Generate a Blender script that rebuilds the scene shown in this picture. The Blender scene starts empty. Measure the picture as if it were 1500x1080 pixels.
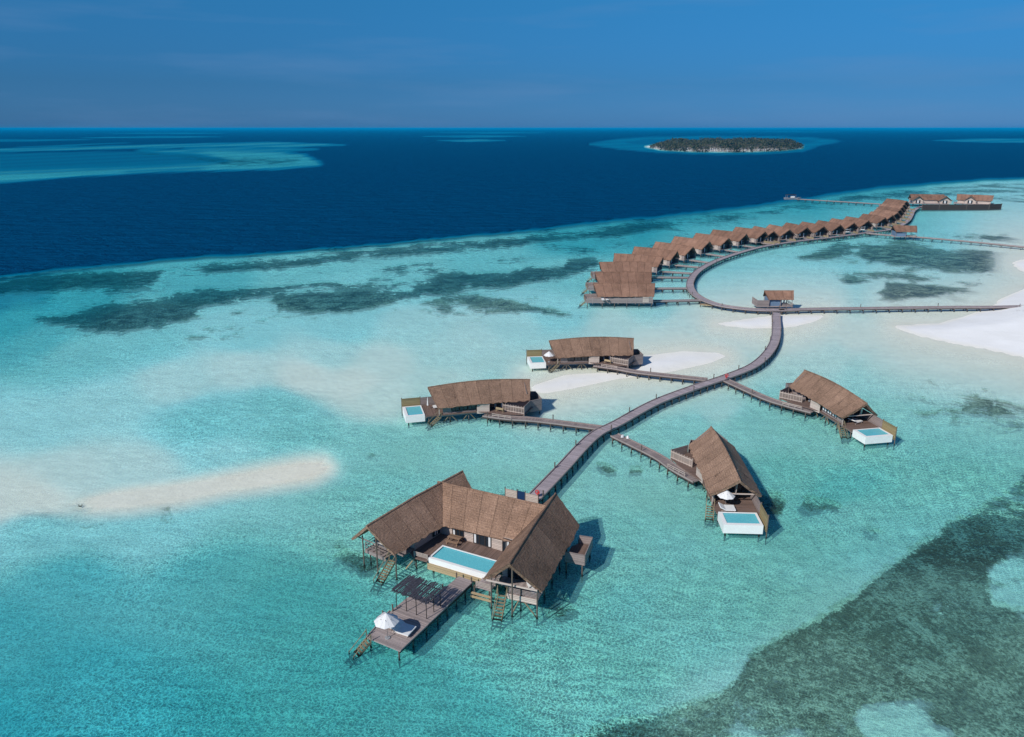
import bpy, math, random
import numpy as np
from mathutils import Vector, Matrix
random.seed(7); rnd = random.random
rad = math.radians
S = bpy.context.scene

# ------------------------------------------------------------------ camera
FPX, CAMH = 1100.0, 50.0
PITCH = math.atan(352 / FPX); CP, SP = math.cos(PITCH), math.sin(PITCH)
cam = bpy.data.cameras.new('camera'); camo = bpy.data.objects.new('camera', cam)
S.collection.objects.link(camo); S.camera = camo
cam.sensor_fit = 'HORIZONTAL'; cam.sensor_width = 36; cam.lens = 36 * FPX / 1500
cam.clip_start = 1; cam.clip_end = 200000
camo.location = (0, 0, CAMH); camo.rotation_euler = (math.pi / 2 - PITCH, 0, 0)

# ------------------------------------------------------------------ sky, sun
SUN_EL, SUN_AZ = rad(37), rad(226)      # direction towards the sun, counter-clockwise from +x
w = bpy.data.worlds.new('World'); S.world = w; w.use_nodes = True
nt = w.node_tree; nt.nodes.clear()
def N(nt, t, **k):
    n = nt.nodes.new(t)
    for a, b in k.items(): setattr(n, a, b)
    return n
def link(nt, a, b): nt.links.new(a, b)
sky = N(nt, 'ShaderNodeTexSky', sky_type='NISHITA', sun_disc=False, sun_elevation=SUN_EL,
        sun_rotation=math.pi / 2 - SUN_AZ, altitude=50, air_density=1.0, dust_density=0.3, ozone_density=4.0)
bg = N(nt, 'ShaderNodeBackground'); wo = N(nt, 'ShaderNodeOutputWorld')
tc = N(nt, 'ShaderNodeTexCoord'); sx = N(nt, 'ShaderNodeSeparateXYZ'); link(nt, tc.outputs['Generated'], sx.inputs[0])
ra = N(nt, 'ShaderNodeValToRGB'); link(nt, sx.outputs['Z'], ra.inputs[0])
e = ra.color_ramp.elements
e[0].position = 0.0; e[0].color = (.10, .30, .82, 1)
e[1].position = 1.0; e[1].color = (.70, .76, .84, 1)
for p, c in ((.05, (.088, .295, .64, 1)), (.16, (.112, .475, .74, 1)), (.32, (.28, .58, .92, 1)), (.6, (.52, .68, .82, 1))):
    x = e.new(p); x.color = c
mu = N(nt, 'ShaderNodeMix', data_type='RGBA', blend_type='MULTIPLY'); mu.inputs[0].default_value = 1
link(nt, sky.outputs[0], mu.inputs[6]); link(nt, ra.outputs[0], mu.inputs[7])
# thin high cirrus streaks
mp = N(nt, 'ShaderNodeMapping'); mp.inputs['Scale'].default_value = (1.6, 1.6, 14); link(nt, tc.outputs['Generated'], mp.inputs[0])
nz = N(nt, 'ShaderNodeTexNoise'); nz.inputs['Scale'].default_value = 2.2; nz.inputs['Detail'].default_value = 6
link(nt, mp.outputs[0], nz.inputs['Vector'])
cr = N(nt, 'ShaderNodeValToRGB'); cr.color_ramp.elements[0].position = .5; cr.color_ramp.elements[1].position = .82
cr.color_ramp.elements[1].color = (.42, .42, .42, 1); link(nt, nz.outputs[0], cr.inputs[0])
mc = N(nt, 'ShaderNodeMix', data_type='RGBA'); link(nt, cr.outputs[0], mc.inputs[0]); link(nt, mu.outputs[2], mc.inputs[6])
mc.inputs[7].default_value = (1.3, 2.6, 4.9, 1)
link(nt, mc.outputs[2], bg.inputs[0]); bg.inputs[1].default_value = 0.10
link(nt, bg.outputs[0], wo.inputs[0])
sl = bpy.data.lights.new('sun', 'SUN'); so = bpy.data.objects.new('sun', sl); S.collection.objects.link(so)
sl.energy = 4.2; sl.angle = rad(.53); sl.color = (1, .95, .88)
sd = Vector((math.cos(SUN_EL) * math.cos(SUN_AZ), math.cos(SUN_EL) * math.sin(SUN_AZ), math.sin(SUN_EL)))
so.rotation_euler = sd.to_track_quat('Z', 'Y').to_euler()
S.view_settings.view_transform = 'Standard'; S.view_settings.look = 'None'
S.view_settings.exposure = 0.0; S.view_settings.gamma = 1
S.cycles.max_bounces = 8; S.cycles.transparent_max_bounces = 12; S.cycles.volume_bounces = 0

HAZE = 5.2e-5
# ------------------------------------------------------------------ helpers
def at(x, y, z=0.0):
    """world point at height z seen at photo pixel (x, y)"""
    u, v = (x - 750) / FPX, (y - 540) / FPX
    t = (CAMH - z) / (SP + v * CP)
    return Vector((u * t, (CP - v * SP) * t, z))

def link_o(o, parent=None):
    S.collection.objects.link(o)
    if parent: o.parent = parent
    return o
def tag(o, label=None, cat=None, group=None, kind=None):
    for k, v in (('label', label), ('category', cat), ('group', group), ('kind', kind)):
        if v: o[k] = v
    return o
def thing(name, label, cat, loc=(0, 0, 0), rz=0, group=None):
    o = bpy.data.objects.new(name, None); o.empty_display_size = .3
    link_o(o); o.location = loc; o.rotation_euler = (0, 0, rz)
    return tag(o, label, cat, group)
def copy_tree(o, parent=None):
    c = o.copy(); link_o(c); c.parent = parent
    for ch in list(o.children): copy_tree(ch, c)
    return c

class MB:
    """collects faces with metre-scaled uv (u along the grain) into one mesh"""
    def __init__(s): s.v, s.f, s.uv, s.sm = [], [], [], []
    def face(s, pts, uvs, smooth=False):
        b = len(s.v); s.v += [tuple(p) for p in pts]; s.f.append(tuple(range(b, b + len(pts)))); s.uv += list(uvs); s.sm.append(smooth)
    def box(s, x0, x1, y0, y1, z0, z1, M=None):
        P = [Vector((x, y, z)) for x in (x0, x1) for y in (y0, y1) for z in (z0, z1)]
        dims = (x1 - x0, y1 - y0, z1 - z0)
        ox, oy = rnd() * 9, rnd() * 9
        for idx, ax in (((0, 1, 3, 2), 0), ((4, 6, 7, 5), 0), ((0, 4, 5, 1), 1), ((2, 3, 7, 6), 1), ((0, 2, 6, 4), 2), ((1, 5, 7, 3), 2)):
            o2 = [a for a in range(3) if a != ax]; o2.sort(key=lambda a: -dims[a])
            s.face([(M @ P[i]) if M else P[i] for i in idx], [(P[i][o2[0]] + ox, P[i][o2[1]] + oy) for i in idx])
        return s
    def bar(s, a, b, wx, wz=None, sides=4, taper=1.0):
        a, b = Vector(a), Vector(b); d = b - a; L = d.length
        if L < 1e-6: return s
        d.normalize(); up = Vector((0, 0, 1)) if abs(d.z) < .9 else Vector((1, 0, 0))
        x = d.cross(up).normalized(); y = x.cross(d).normalized()
        if wz is None: wz = wx
        off = math.pi / 4 if sides == 4 else 0; k = math.sqrt(2) / 2 if sides == 4 else .5
        ra, rb = [], []
        for i in range(sides):
            t = off + 2 * math.pi * i / sides; o = x * math.cos(t) * wx * k + y * math.sin(t) * wz * k
            ra.append(a + o); rb.append(b + o * taper)
        o0 = rnd() * 9
        for i in range(sides):
            j = (i + 1) % sides
            s.face([ra[i], ra[j], rb[j], rb[i]], [(o0, i * .1), (o0, i * .1 + .1), (o0 + L, i * .1 + .1), (o0 + L, i * .1)], sides > 4)
        s.face(ra[::-1], [(0, 0)] * sides); s.face(rb, [(0, 0)] * sides)
        return s
    def prism(s, poly, z0, z1, ang=0):
        """polygon in xy extruded; grain direction ang"""
        ca, sa = math.cos(ang), math.sin(ang); U = lambda p: (p[0] * ca + p[1] * sa, -p[0] * sa + p[1] * ca)
        area = sum(poly[i][0] * poly[(i + 1) % len(poly)][1] - poly[(i + 1) % len(poly)][0] * poly[i][1] for i in range(len(poly)))
        if area < 0: poly = poly[::-1]
        s.face([(p[0], p[1], z1) for p in poly], [U(p) for p in poly])
        s.face([(p[0], p[1], z0) for p in poly[::-1]], [U(p) for p in poly[::-1]])
        for i in range(len(poly)):
            p, q = poly[i], poly[(i + 1) % len(poly)]; L = math.hypot(p[0] - q[0], p[1] - q[1])
            s.face([(p[0], p[1], z0), (q[0], q[1], z0), (q[0], q[1], z1), (p[0], p[1], z1)], [(0, z0), (L, z0), (L, z1), (0, z1)])
        return s
    def wall(s, a, b, z0, z1, t=.08, z1b=None):
        """upright panel from a to b (xy), boards run along it"""
        a, b = Vector((a[0], a[1], 0)), Vector((b[0], b[1], 0)); d = (b - a); L = d.length; n = Vector((-d.y, d.x, 0)).normalized() * t / 2
        if z1b is None: z1b = z1
        q = [a + n, b + n, b - n, a - n]; tops = [z1, z1b, z1b, z1]
        B = [Vector((p.x, p.y, z0)) for p in q]; T = [Vector((p.x, p.y, h)) for p, h in zip(q, tops)]
        s.face([B[1], B[0], T[0], T[1]], [(L, z0), (0, z0), (0, z1), (L, z1b)]); s.face([B[3], B[2], T[2], T[3]], [(0, z0), (L, z0), (L, z1b), (0, z1)])
        s.face([B[2], B[1], T[1], T[2]], [(0, 0), (t, 0), (t, z1), (0, z1)]); s.face([B[0], B[3], T[3], T[0]], [(0, 0), (t, 0), (t, z1), (0, z1)])
        s.face(T, [(0, 0), (L, 0), (L, t), (0, t)]); s.face(B[::-1], [(0, 0), (L, 0), (L, t), (0, t)])
        return s
    def build(s, name, m, parent=None):
        me = bpy.data.meshes.new(name); me.from_pydata(s.v, [], s.f)
        uv = me.uv_layers.new(name='UVMap'); uv.data.foreach_set('uv', np.array(s.uv, dtype=np.float32).ravel())
        me.polygons.foreach_set('use_smooth', s.sm)
        me.materials.append(m); me.update()
        return link_o(bpy.data.objects.new(name, me), parent)

# ------------------------------------------------------------------ materials
def mat(name):
    m = bpy.data.materials.new(name); m.use_nodes = True; t = m.node_tree
    return m, t, t.nodes['Principled BSDF']
def math_n(t, op, a, b=None, c=None, clamp=False):
    n = N(t, 'ShaderNodeMath', operation=op, use_clamp=clamp)
    for i, x in enumerate((a, b, c)):
        if x is None: continue
        if isinstance(x, (int, float)): n.inputs[i].default_value = x
        else: link(t, x, n.inputs[i])
    return n.outputs[0]
def noise(t, vec, scale, detail=4, rough=.55, dist=0, sc=None):
    if sc:
        m = N(t, 'ShaderNodeMapping'); m.inputs['Scale'].default_value = sc; link(t, vec, m.inputs[0]); vec = m.outputs[0]
    n = N(t, 'ShaderNodeTexNoise'); link(t, vec, n.inputs['Vector']); n.inputs['Scale'].default_value = scale
    n.inputs['Detail'].default_value = detail; n.inputs['Roughness'].default_value = rough; n.inputs['Distortion'].default_value = dist
    return n.outputs['Fac']
def ramp(t, fac, stops, interp='LINEAR'):
    r = N(t, 'ShaderNodeValToRGB'); link(t, fac, r.inputs[0]); r.color_ramp.interpolation = interp; e = r.color_ramp.elements
    while len(e) > len(stops): e.remove(e[-1])
    while len(e) < len(stops): e.new(.5)
    for i, (p, c) in enumerate(sorted(stops)):
        e[i].position = p; e[i].color = (c, c, c, 1) if isinstance(c, (int, float)) else (*c, 1)
    return r.outputs[0]
def mixc(t, fac, a, b, mode='MIX'):
    n = N(t, 'ShaderNodeMix', data_type='RGBA', blend_type=mode)
    for i, x in ((0, fac), (6, a), (7, b)):
        if isinstance(x, (int, float)): n.inputs[i].default_value = x
        elif isinstance(x, tuple): n.inputs[i].default_value = (*x, 1)
        else: link(t, x, n.inputs[i])
    return n.outputs[2]
def ramp2(t, x, a, b, k):
    n = N(t, 'ShaderNodeMapRange'); link(t, x, n.inputs[0]); n.inputs[1].default_value = a; n.inputs[2].default_value = b; n.inputs[3].default_value = 0; n.inputs[4].default_value = k
    return n.outputs[0]
def bump(t, h, dist, strength=1):
    b = N(t, 'ShaderNodeBump'); b.inputs['Strength'].default_value = strength; b.inputs['Distance'].default_value = dist
    link(t, h, b.inputs['Height']); return b.outputs[0]
def uvn(t): return N(t, 'ShaderNodeUVMap').outputs[0]

def wood(name, base, plank=.15, var=.35, rough=.8, algae=False, wear=.3):
    m, t, p = mat(name); uv = uvn(t); s = N(t, 'ShaderNodeSeparateXYZ'); link(t, uv, s.inputs[0])
    row = math_n(t, 'FLOOR', math_n(t, 'DIVIDE', s.outputs[1], plank))
    wn = N(t, 'ShaderNodeTexWhiteNoise', noise_dimensions='1D'); link(t, row, wn.inputs['W'])
    grain = noise(t, uv, 1.0, 5, .6, 0, (1.2, 16, 1))
    g = N(t, 'ShaderNodeNewGeometry'); big = noise(t, g.outputs['Position'], .35, 5, .6)
    k = math_n(t, 'ADD', math_n(t, 'MULTIPLY', wn.outputs[0], var), math_n(t, 'ADD', math_n(t, 'MULTIPLY', grain, .5), math_n(t, 'MULTIPLY', big, wear)))
    b = Vector(base)
    c = ramp(t, k, [(.15, tuple(b * .45)), (.5, tuple(b)), (.95, tuple(min(1, x * 1.6) for x in b))])
    fr = math_n(t, 'FRACT', math_n(t, 'DIVIDE', s.outputs[1], plank))
    gap = math_n(t, 'GREATER_THAN', fr, .9)
    c = mixc(t, gap, c, tuple(b * .3))
    if algae:
        gz = N(t, 'ShaderNodeSeparateXYZ'); link(t, g.outputs['Position'], gz.inputs[0])
        f = ramp(t, math_n(t, 'ADD', gz.outputs[2], math_n(t, 'MULTIPLY', big, .3)), [(.3, 1.0), (.62, 0.0)])
        c = mixc(t, f, c, (.012, .016, .012))
    link(t, c, p.inputs['Base Color']); p.inputs['Roughness'].default_value = rough; p.inputs['Specular IOR Level'].default_value = .25
    link(t, bump(t, math_n(t, 'ADD', grain, math_n(t, 'MULTIPLY', gap, -1.)), .02), p.inputs['Normal'])
    return m
def plain(name, base, rough=.6, var=.12, scale=3, spec=.3):
    m, t, p = mat(name); g = N(t, 'ShaderNodeNewGeometry'); n = noise(t, g.outputs['Position'], scale, 5)
    b = Vector(base); c = ramp(t, n, [(.3, tuple(b * (1 - var))), (.7, tuple(min(1, x * (1 + var)) for x in b))])
    link(t, c, p.inputs['Base Color']); p.inputs['Roughness'].default_value = rough; p.inputs['Specular IOR Level'].default_value = spec
    return m
def thatch_mat(name, base, seam=2.2):
    m, t, p = mat(name); uv = uvn(t); s = N(t, 'ShaderNodeSeparateXYZ'); link(t, uv, s.inputs[0])
    oi = N(t, 'ShaderNodeObjectInfo')
    g = N(t, 'ShaderNodeNewGeometry')
    straw = noise(t, uv, 1, 4, .7, .5, (11, 5, 1))
    clump = noise(t, uv, 2.6, 5, .7, .3, (1.6, 1, 1))
    big = noise(t, g.outputs['Position'], .22, 4, .6)
    row = math_n(t, 'FRACT', math_n(t, 'ADD', math_n(t, 'DIVIDE', s.outputs[1], .33), math_n(t, 'MULTIPLY', clump, 1.2)))
    k = math_n(t, 'ADD', math_n(t, 'MULTIPLY', straw, .55), math_n(t, 'ADD', math_n(t, 'MULTIPLY', clump, .3), math_n(t, 'MULTIPLY', big, .2)))
    pn = N(t, 'ShaderNodeTexWhiteNoise', noise_dimensions='1D'); link(t, math_n(t, 'FLOOR', math_n(t, 'DIVIDE', s.outputs[0], seam)), pn.inputs['W'])
    patch = noise(t, g.outputs['Position'], .7, 4, .6)
    k = math_n(t, 'ADD', k, math_n(t, 'ADD', math_n(t, 'MULTIPLY', math_n(t, 'SUBTRACT', pn.outputs[0], .5), .045), math_n(t, 'ADD', math_n(t, 'MULTIPLY', math_n(t, 'SUBTRACT', row, .5), .05), math_n(t, 'MULTIPLY', math_n(t, 'SUBTRACT', patch, .5), .22))))
    k = math_n(t, 'ADD', k, math_n(t, 'MULTIPLY', math_n(t, 'SUBTRACT', oi.outputs['Random'], .5), .09))
    b = Vector(base)
    c = ramp(t, k, [(.34, tuple(b * .30)), (.5, tuple(b * .85)), (.6, tuple(b * 1.2)), (.74, (b.x * 1.9, b.y * 1.95, b.z * 2.0))])
    # seams between thatch panels, running down the slope
    fs = math_n(t, 'FRACT', math_n(t, 'ADD', math_n(t, 'DIVIDE', s.outputs[0], seam), math_n(t, 'MULTIPLY', math_n(t, 'SUBTRACT', straw, .5), .04)))
    sm = math_n(t, 'LESS_THAN', fs, .035)
    c = mixc(t, math_n(t, 'MULTIPLY', sm, .55), c, tuple(b * .3))
    link(t, c, p.inputs['Base Color']); p.inputs['Roughness'].default_value = .95; p.inputs['Specular IOR Level'].default_value = .1
    h = math_n(t, 'ADD', math_n(t, 'ADD', math_n(t, 'MULTIPLY', straw, 1.), math_n(t, 'MULTIPLY', row, .3)), math_n(t, 'MULTIPLY', clump, .6))
    link(t, bump(t, math_n(t, 'SUBTRACT', h, math_n(t, 'MULTIPLY', sm, .7)), .16), p.inputs['Normal'])
    return m
M = {}
M['thatch'] = thatch_mat('palm_thatch', (.318, .200, .140))
M['thatch_far'] = thatch_mat('palm_thatch_weathered', (.27, .155, .108), 2.6)
M['deck'] = wood('weathered_deck_boards', (.33, .275, .265))
M['deck_dark'] = wood('brown_deck_boards', (.17, .115, .095))
M['walk'] = wood('grey_walkway_boards', (.36, .31, .325), .2)
M['grey'] = wood('grey_timber', (.26, .215, .205))
M['pale'] = wood('pale_bleached_timber', (.46, .38, .335), .22)
M['tan'] = wood('tan_timber', (.40, .30, .18), .22)
M['teak'] = wood('teak_boards', (.27, .17, .11), .2)
M['olive'] = wood('golden_reed', (.24, .19, .10), .25, .5)
M['twig'] = plain('black_twigs', (.055, .055, .07), .8, .5, 6)
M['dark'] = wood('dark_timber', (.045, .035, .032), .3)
M['pile'] = wood('pile_timber', (.15, .12, .10), .4, algae=True)
M['stair'] = wood('stair_timber', (.23, .19, .12), .3, algae=True)
M['white'] = plain('white_plaster', (.80, .80, .78), .5, .03, 1)
M['cloth'] = plain('white_canvas', (.70, .70, .70), .9, .05, 3)
M['blue_cloth'] = plain('blue_towel', (.30, .43, .68), .9, .1, 3)
M['navy'] = plain('navy_board', (.012, .035, .10), .5, .1, 2)
M['red'] = plain('red_paint', (.55, .03, .035), .4, .1, 3)
M['curtain'] = plain('pale_curtain', (.62, .63, .64), .9, .06, 4)
M['metal'] = plain('grey_metal', (.32, .33, .34), .35, .08, 3, .5)
M['shade'] = plain('dark_interior', (.03, .025, .022), .9, .2, 1)
def glass_mat():
    m, t, p = mat('dark_window_glass'); p.inputs['Base Color'].default_value = (.012, .02, .03, 1)
    p.inputs['Roughness'].default_value = .06; p.inputs['Specular IOR Level'].default_value = .6; return m
M['glass'] = glass_mat()
def pool_mat():
    m, t, p = mat('pool_water'); g = N(t, 'ShaderNodeNewGeometry')
    n = noise(t, g.outputs['Position'], 2.2, 3, .5, .6); n2 = noise(t, g.outputs['Position'], 11, 2, .5, .4)
    c = ramp(t, n2, [(.35, (.09, .43, .51)), (.65, (.16, .56, .62))])
    link(t, c, p.inputs['Base Color']); p.inputs['Roughness'].default_value = .04; p.inputs['IOR'].default_value = 1.33
    link(t, bump(t, n, .03), p.inputs['Normal']); return m
M['pool'] = pool_mat()
M['pool_tile'] = plain('pool_tile', (.05, .27, .33), .4, .1, 6)

# ------------------------------------------------------------------ sea and seabed
def poly_sd(px, py, poly):
    """signed distance (inside negative)"""
    P = np.array(poly, float); n = len(P); d = np.full(px.shape, 1e18); ins = np.zeros(px.shape, bool)
    for i in range(n):
        a, b = P[i], P[(i + 1) % n]; e = b - a; L = (e ** 2).sum() + 1e-9
        t = np.clip(((px - a[0]) * e[0] + (py - a[1]) * e[1]) / L, 0, 1)
        d = np.minimum(d, (px - a[0] - t * e[0]) ** 2 + (py - a[1] - t * e[1]) ** 2)
        c = (a[1] > py) != (b[1] > py)
        with np.errstate(all='ignore'):
            xx = (b[0] - a[0]) * (py - a[1]) / (b[1] - a[1] + 1e-12) + a[0]
        ins ^= c & (px < xx)
    d = np.sqrt(d); return np.where(ins, -d, d)
def sstep(a, b, x): t = np.clip((x - a) / (b - a), 0, 1); return t * t * (3 - 2 * t)

# survey of the lagoon: (photo x, photo y, depth class)
CTRL = [(-40,1070,.66),(100,1000,.63),(250,1060,.64),(0,930,.61),(400,900,.60),(500,1000,.62),(650,1060,.60),(850,1000,.52),(1000,900,.50),(900,800,.48),(700,600,.40),
(560,720,.47),(300,850,.57),(100,850,.58),(50,780,.42),(200,780,.40),(100,700,.22),(200,690,.24),(60,730,.14),(0,735,.15),(330,665,.34),(430,640,.46),(400,600,.45),
(300,620,.46),(360,620,.44),(50,620,.33),(150,590,.32),(250,560,.27),(350,540,.24),(450,550,.18),(520,560,.18),(560,580,.22),(100,520,.48),(60,498,.58),(20,470,.64),(-20,440,.72),
(200,500,.46),(350,490,.36),(500,480,.36),(600,480,.30),(650,520,.28),(700,500,.27),(750,480,.30),(820,460,.36),(850,400,.48),(500,430,.45),(600,400,.48),
(300,400,.58),(100,430,.64),(50,420,.70),(450,385,.50),(700,380,.52),(850,350,.64),(1000,330,.72),(1100,312,.74),(1180,305,.73),(1250,295,.70),(1400,282,.70),(1500,280,.70),
(650,650,.42),(550,660,.42),(800,640,.36),(860,600,.32),(760,600,.34),(700,640,.40),(640,600,.30),(900,700,.42),(1000,620,.40),(1050,600,.30),(1100,620,.42),(1200,640,.44),
(1150,700,.52),(1250,750,.50),(1230,720,.56),(1400,700,.50),(1450,650,.48),(1400,580,.40),(1300,540,.34),(1200,510,.26),(1250,490,.18),(1150,500,.29),(1080,500,.25),
(1000,490,.22),(950,500,.22),(900,480,.25),(1000,470,.22),(1050,462,.22),(960,455,.34),(1100,430,.33),(1060,420,.36),(1100,400,.43),(1150,380,.48),(1250,400,.42),
(1200,430,.33),(1300,440,.38),(1400,430,.44),(1450,410,.42),(1350,390,.5),(1450,380,.5),(1400,365,.54),(1450,340,.60),(1400,325,.58),(1500,320,.64),(1380,300,.64),
(1150,320,.70),(1000,345,.66),(1200,1000,.38),(1500,1000,.38),(1500,1100,.38),(1350,900,.42),(1100,1050,.38),(740,760,.45),(760,900,.54),(900,900,.52),(650,560,.25),(560,530,.22),(480,520,.28)]
EDGE = [(-900,470),(-300,424),(0,404),(100,392),(200,384),(300,375),(400,370),(500,362),(600,353),(700,344),(760,338),(830,330),(900,322),(1000,312),
(1080,304),(1150,293),(1200,286),(1300,273),(1400,265),(1500,261),(1900,250),(2600,235)]
DEEP = EDGE + [(2600,-500),(-900,-500)]
DRY = [([(118,736),(160,725),(200,719),(250,714),(300,706),(380,691),(440,680),(470,678),(479,686),(458,698),(400,708),(330,718),(260,733),(180,743),(130,745)], 13, 900),
([(940,522),(1000,515),(1050,517),(1063,522),(1040,532),(980,545),(900,556),(840,569),(800,576),(780,574),(778,566),(830,549),(900,546),(935,536)], 40, 120),
([(1048,475),(1100,467),(1140,462),(1207,463),(1195,470),(1160,479),(1100,481)], 45, 50),
([(1312,478),(1380,474),(1400,468),(1440,456),(1458,450),(1465,441),(1485,430),(1505,422),(1560,400),(1900,350),(2600,350),(2600,900),(1900,610),(1700,566),(1500,523),(1450,512),(1400,503),(1340,490)], 60, 40),
([(1486,385),(1500,381),(1560,376),(1560,412),(1510,402),(1492,393)], 60, 40),
([(946,215),(967,219.2),(1010,221.4),(1060,222.2),(1110,221.4),(1150,219.4),(1172,217),(1176,215),(1100,210),(980,209)], .5, 90)]
SHALLOW = [  # submerged far reefs: polygon, depth class, softness px
([(-900,300),(-300,275),(0,266),(120,256),(250,250),(400,246),(467,240),(445,229),(400,224),(300,221),(205,221),(285,227),(335,236),(200,243),(0,249),(-300,255),(-900,262)], .69, 6),
([(300,221),(400,224),(445,229),(467,240),(400,245),(300,247),(340,236)], .66, 6), ([(-300,264),(0,258),(180,252),(0,264),(-300,271)], .65, 5),
([(-900,262),(-300,255),(0,249),(200,243),(335,236),(285,227),(180,223),(0,226),(-300,231),(-900,238)], .86, 4),
([(-900,240),(-300,228),(0,218.5),(200,213),(330,210),(400,208.5),(505,212.5),(420,216),(330,214),(250,216),(0,222),(-300,231),(-900,242)], .70, 2),
([(270,217.5),(350,216),(465,219),(400,222),(300,221)], .75, 3),
([(120,202),(240,199.8),(322,200.6),(220,202)], .76, 1.2), ([(-200,208),(0,204.8),(130,204.6),(60,206.5),(-200,211)], .8, 1.3),
([(20,216),(110,212),(190,209),(90,214)], .8, 1.5), ([(640,206),(700,204.5),(740,206),(690,208)], .74, 1.4), ([(620,200),(700,198.3),(770,200),(690,201.5)], .78, 1.2),
([(640,194.6),(720,193.8),(800,194.8),(720,195.8)], .8, .8), ([(1370,206),(1430,203.5),(1560,204),(1560,209),(1440,208.5)], .74, 1.4), ([(160,195.5),(260,194.6),(330,195.4),(260,196.4)], .8, .8),
([(1050,193.6),(1150,192.9),(1230,193.6)], .8, .7),
([(864,211.5),(900,205.5),(935,202.5),(1020,200.8),(1130,200.8),(1190,203),(1228,207),(1204,211),(1176,221),(1110,225),(1040,225.5),(960,222.5),(905,217.5)], .80, 4),
([(916,209),(945,204.4),(1100,202.6),(1180,204.6),(1195,207),(1180,210),(1150,212),(950,212)], .9, 1.5),
]
REEF = [
([(-300,429),(0,408),(200,388),(400,374),(600,357),(760,342),(900,326),(1080,308),(1200,291),(1300,278),(1450,268),(1600,262),(1600,275),(1450,284),(1300,292),(1150,312),(1000,335),(800,355),(600,374),(400,392),(200,408),(0,428),(-300,450)], .52, 3),
([(-300,440),(0,425),(300,400),(700,375),(900,350),(1050,335),(950,360),(850,375),(700,395),(560,400),(400,412),(200,425),(0,455),(-300,480)], .33, 8),
([(300,425),(480,410),(620,405),(640,425),(560,440),(430,428),(330,440)], .55, 5), ([(470,450),(560,450),(700,440),(780,458),(700,464),(560,462),(480,466)], .40, 5),
([(1180,350),(1500,352),(1510,400),(1430,440),(1280,440),(1180,395)], .26, 10),
([(480,790),(590,800),(600,850),(500,850)], .40, 14), ([(780,860),(900,850),(900,930),(790,930)], .38, 20),  # dark seagrass and coral: polygon, strength, softness px
([(560,1500),(700,1180),(835,1082),(900,1052),(960,1040),(1030,1020),(1060,1000),(1070,975),(1130,935),(1200,900),(1260,860),(1330,810),(1400,758),(1450,722),(1500,688),(1700,560),(2600,500),(2600,1500)], .78, 7),
([(50,465),(100,455),(150,445),(200,440),(250,432),(300,425),(370,421),(430,420),(490,421),(470,428),(400,432),(330,440),(285,450),(292,462),(230,480),(180,485),(130,478)], 1.05, 8),
([(390,423),(480,423),(540,427),(590,430),(620,415),(647,403),(667,400),(747,403),(773,391),(833,392),(850,385),(880,380),(870,390),(820,407),(733,420),(667,428),(607,433),(567,443),(527,453),(467,457),(410,452)], 1.05, 8),
([(833,379),(880,377),(873,387),(843,400),(800,407)], 1.0, 5),
([(607,443),(650,430),(700,427),(733,433),(753,443),(800,452),(857,461),(833,462),(783,455),(727,450),(683,450),(643,453)], .85, 4),
([(300,462),(345,470),(350,485),(300,490),(270,478)], .5, 14),
([(-300,431),(0,411),(100,401),(200,393),(235,393),(240,402),(215,414),(130,420),(60,428),(-300,450)], .98, 5),
([(285,390),(400,379),(500,371),(600,362),(700,353),(800,343),(900,331),(1000,321),(1000,330),(900,344),(800,356),(700,365),(600,373),(500,381),(400,392),(300,400)], .9, 5),
([(1000,322),(1080,313),(1150,304),(1150,308),(1080,322),(1000,330)], .6, 6), ([(850,345),(1000,332),(1080,322),(1000,342),(880,356)], .5, 9),
([(1150,303),(1280,291),(1300,290),(1250,300),(1160,312)], .55, 6), ([(1380,290),(1500,282),(1600,275),(1600,292),(1450,300)], .5, 9), ([(1390,272),(1500,266),(1600,262),(1600,270),(1450,276)], .5, 5),
([(1172,376),(1200,364),(1220,357),(1262,359),(1244,371),(1206,381)], .92, 5),
([(1255,359),(1330,356),(1386,367),(1449,368),(1489,373),(1470,390),(1450,397),(1386,394),(1318,387),(1272,382),(1257,369)], 1.05, 6),
([(1247,398),(1318,397),(1376,408),(1348,413),(1282,406)], .95, 4), ([(1222,407),(1250,405),(1278,412),(1247,416)], .85, 4),
([(1278,432),(1290,420),(1297,413),(1373,417),(1430,427),(1368,433),(1307,441)], 1.0, 5), ([(1370,432),(1395,433),(1420,441),(1400,441)], .7, 4),
([(1432,344),(1470,345),(1500,352),(1520,356),(1475,353),(1447,350)], .9, 3), ([(1380,342),(1430,341),(1440,345),(1400,346)], .6, 3),
([(1320,545),(1400,548),(1405,560),(1350,568)], .50, 9), ([(1320,580),(1400,585),(1500,600),(1600,620),(1600,650),(1480,640),(1400,620)], .44, 22),
([(1440,570),(1500,600),(1500,620),(1420,600)], .45, 12),
([(872,678),(890,676),(908,690),(885,694)], .95, 4), ([(917,682),(945,684),(940,694),(920,692)], .85, 4), ([(930,672),(944,672),(943,680)], .6, 4),
([(500,815),(540,805),(575,815),(560,835),(510,832)], .72, 9), ([(790,905),(840,880),(860,885),(850,900),(810,915)], .75, 9), ([(1110,722),(1150,735),(1140,748),(1118,742)], .66, 7),
([(960,740),(1010,745),(1000,755),(965,752)], .5, 10), ([(1180,735),(1230,738),(1215,746)], .45, 9), ([(1300,690),(1370,700),(1360,720),(1290,712)], .35, 20),
([(200,226),(320,230),(440,232),(430,240),(330,243),(250,228),(210,222)], .8, 4), ([(-300,262),(0,256),(-20,262),(-300,272)], .3, 6),
([(600,395),(640,392),(660,396),(630,400)], .5, 5), ([(330,452),(420,455),(460,462),(400,465),(330,460)], .45, 8),
]
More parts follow.
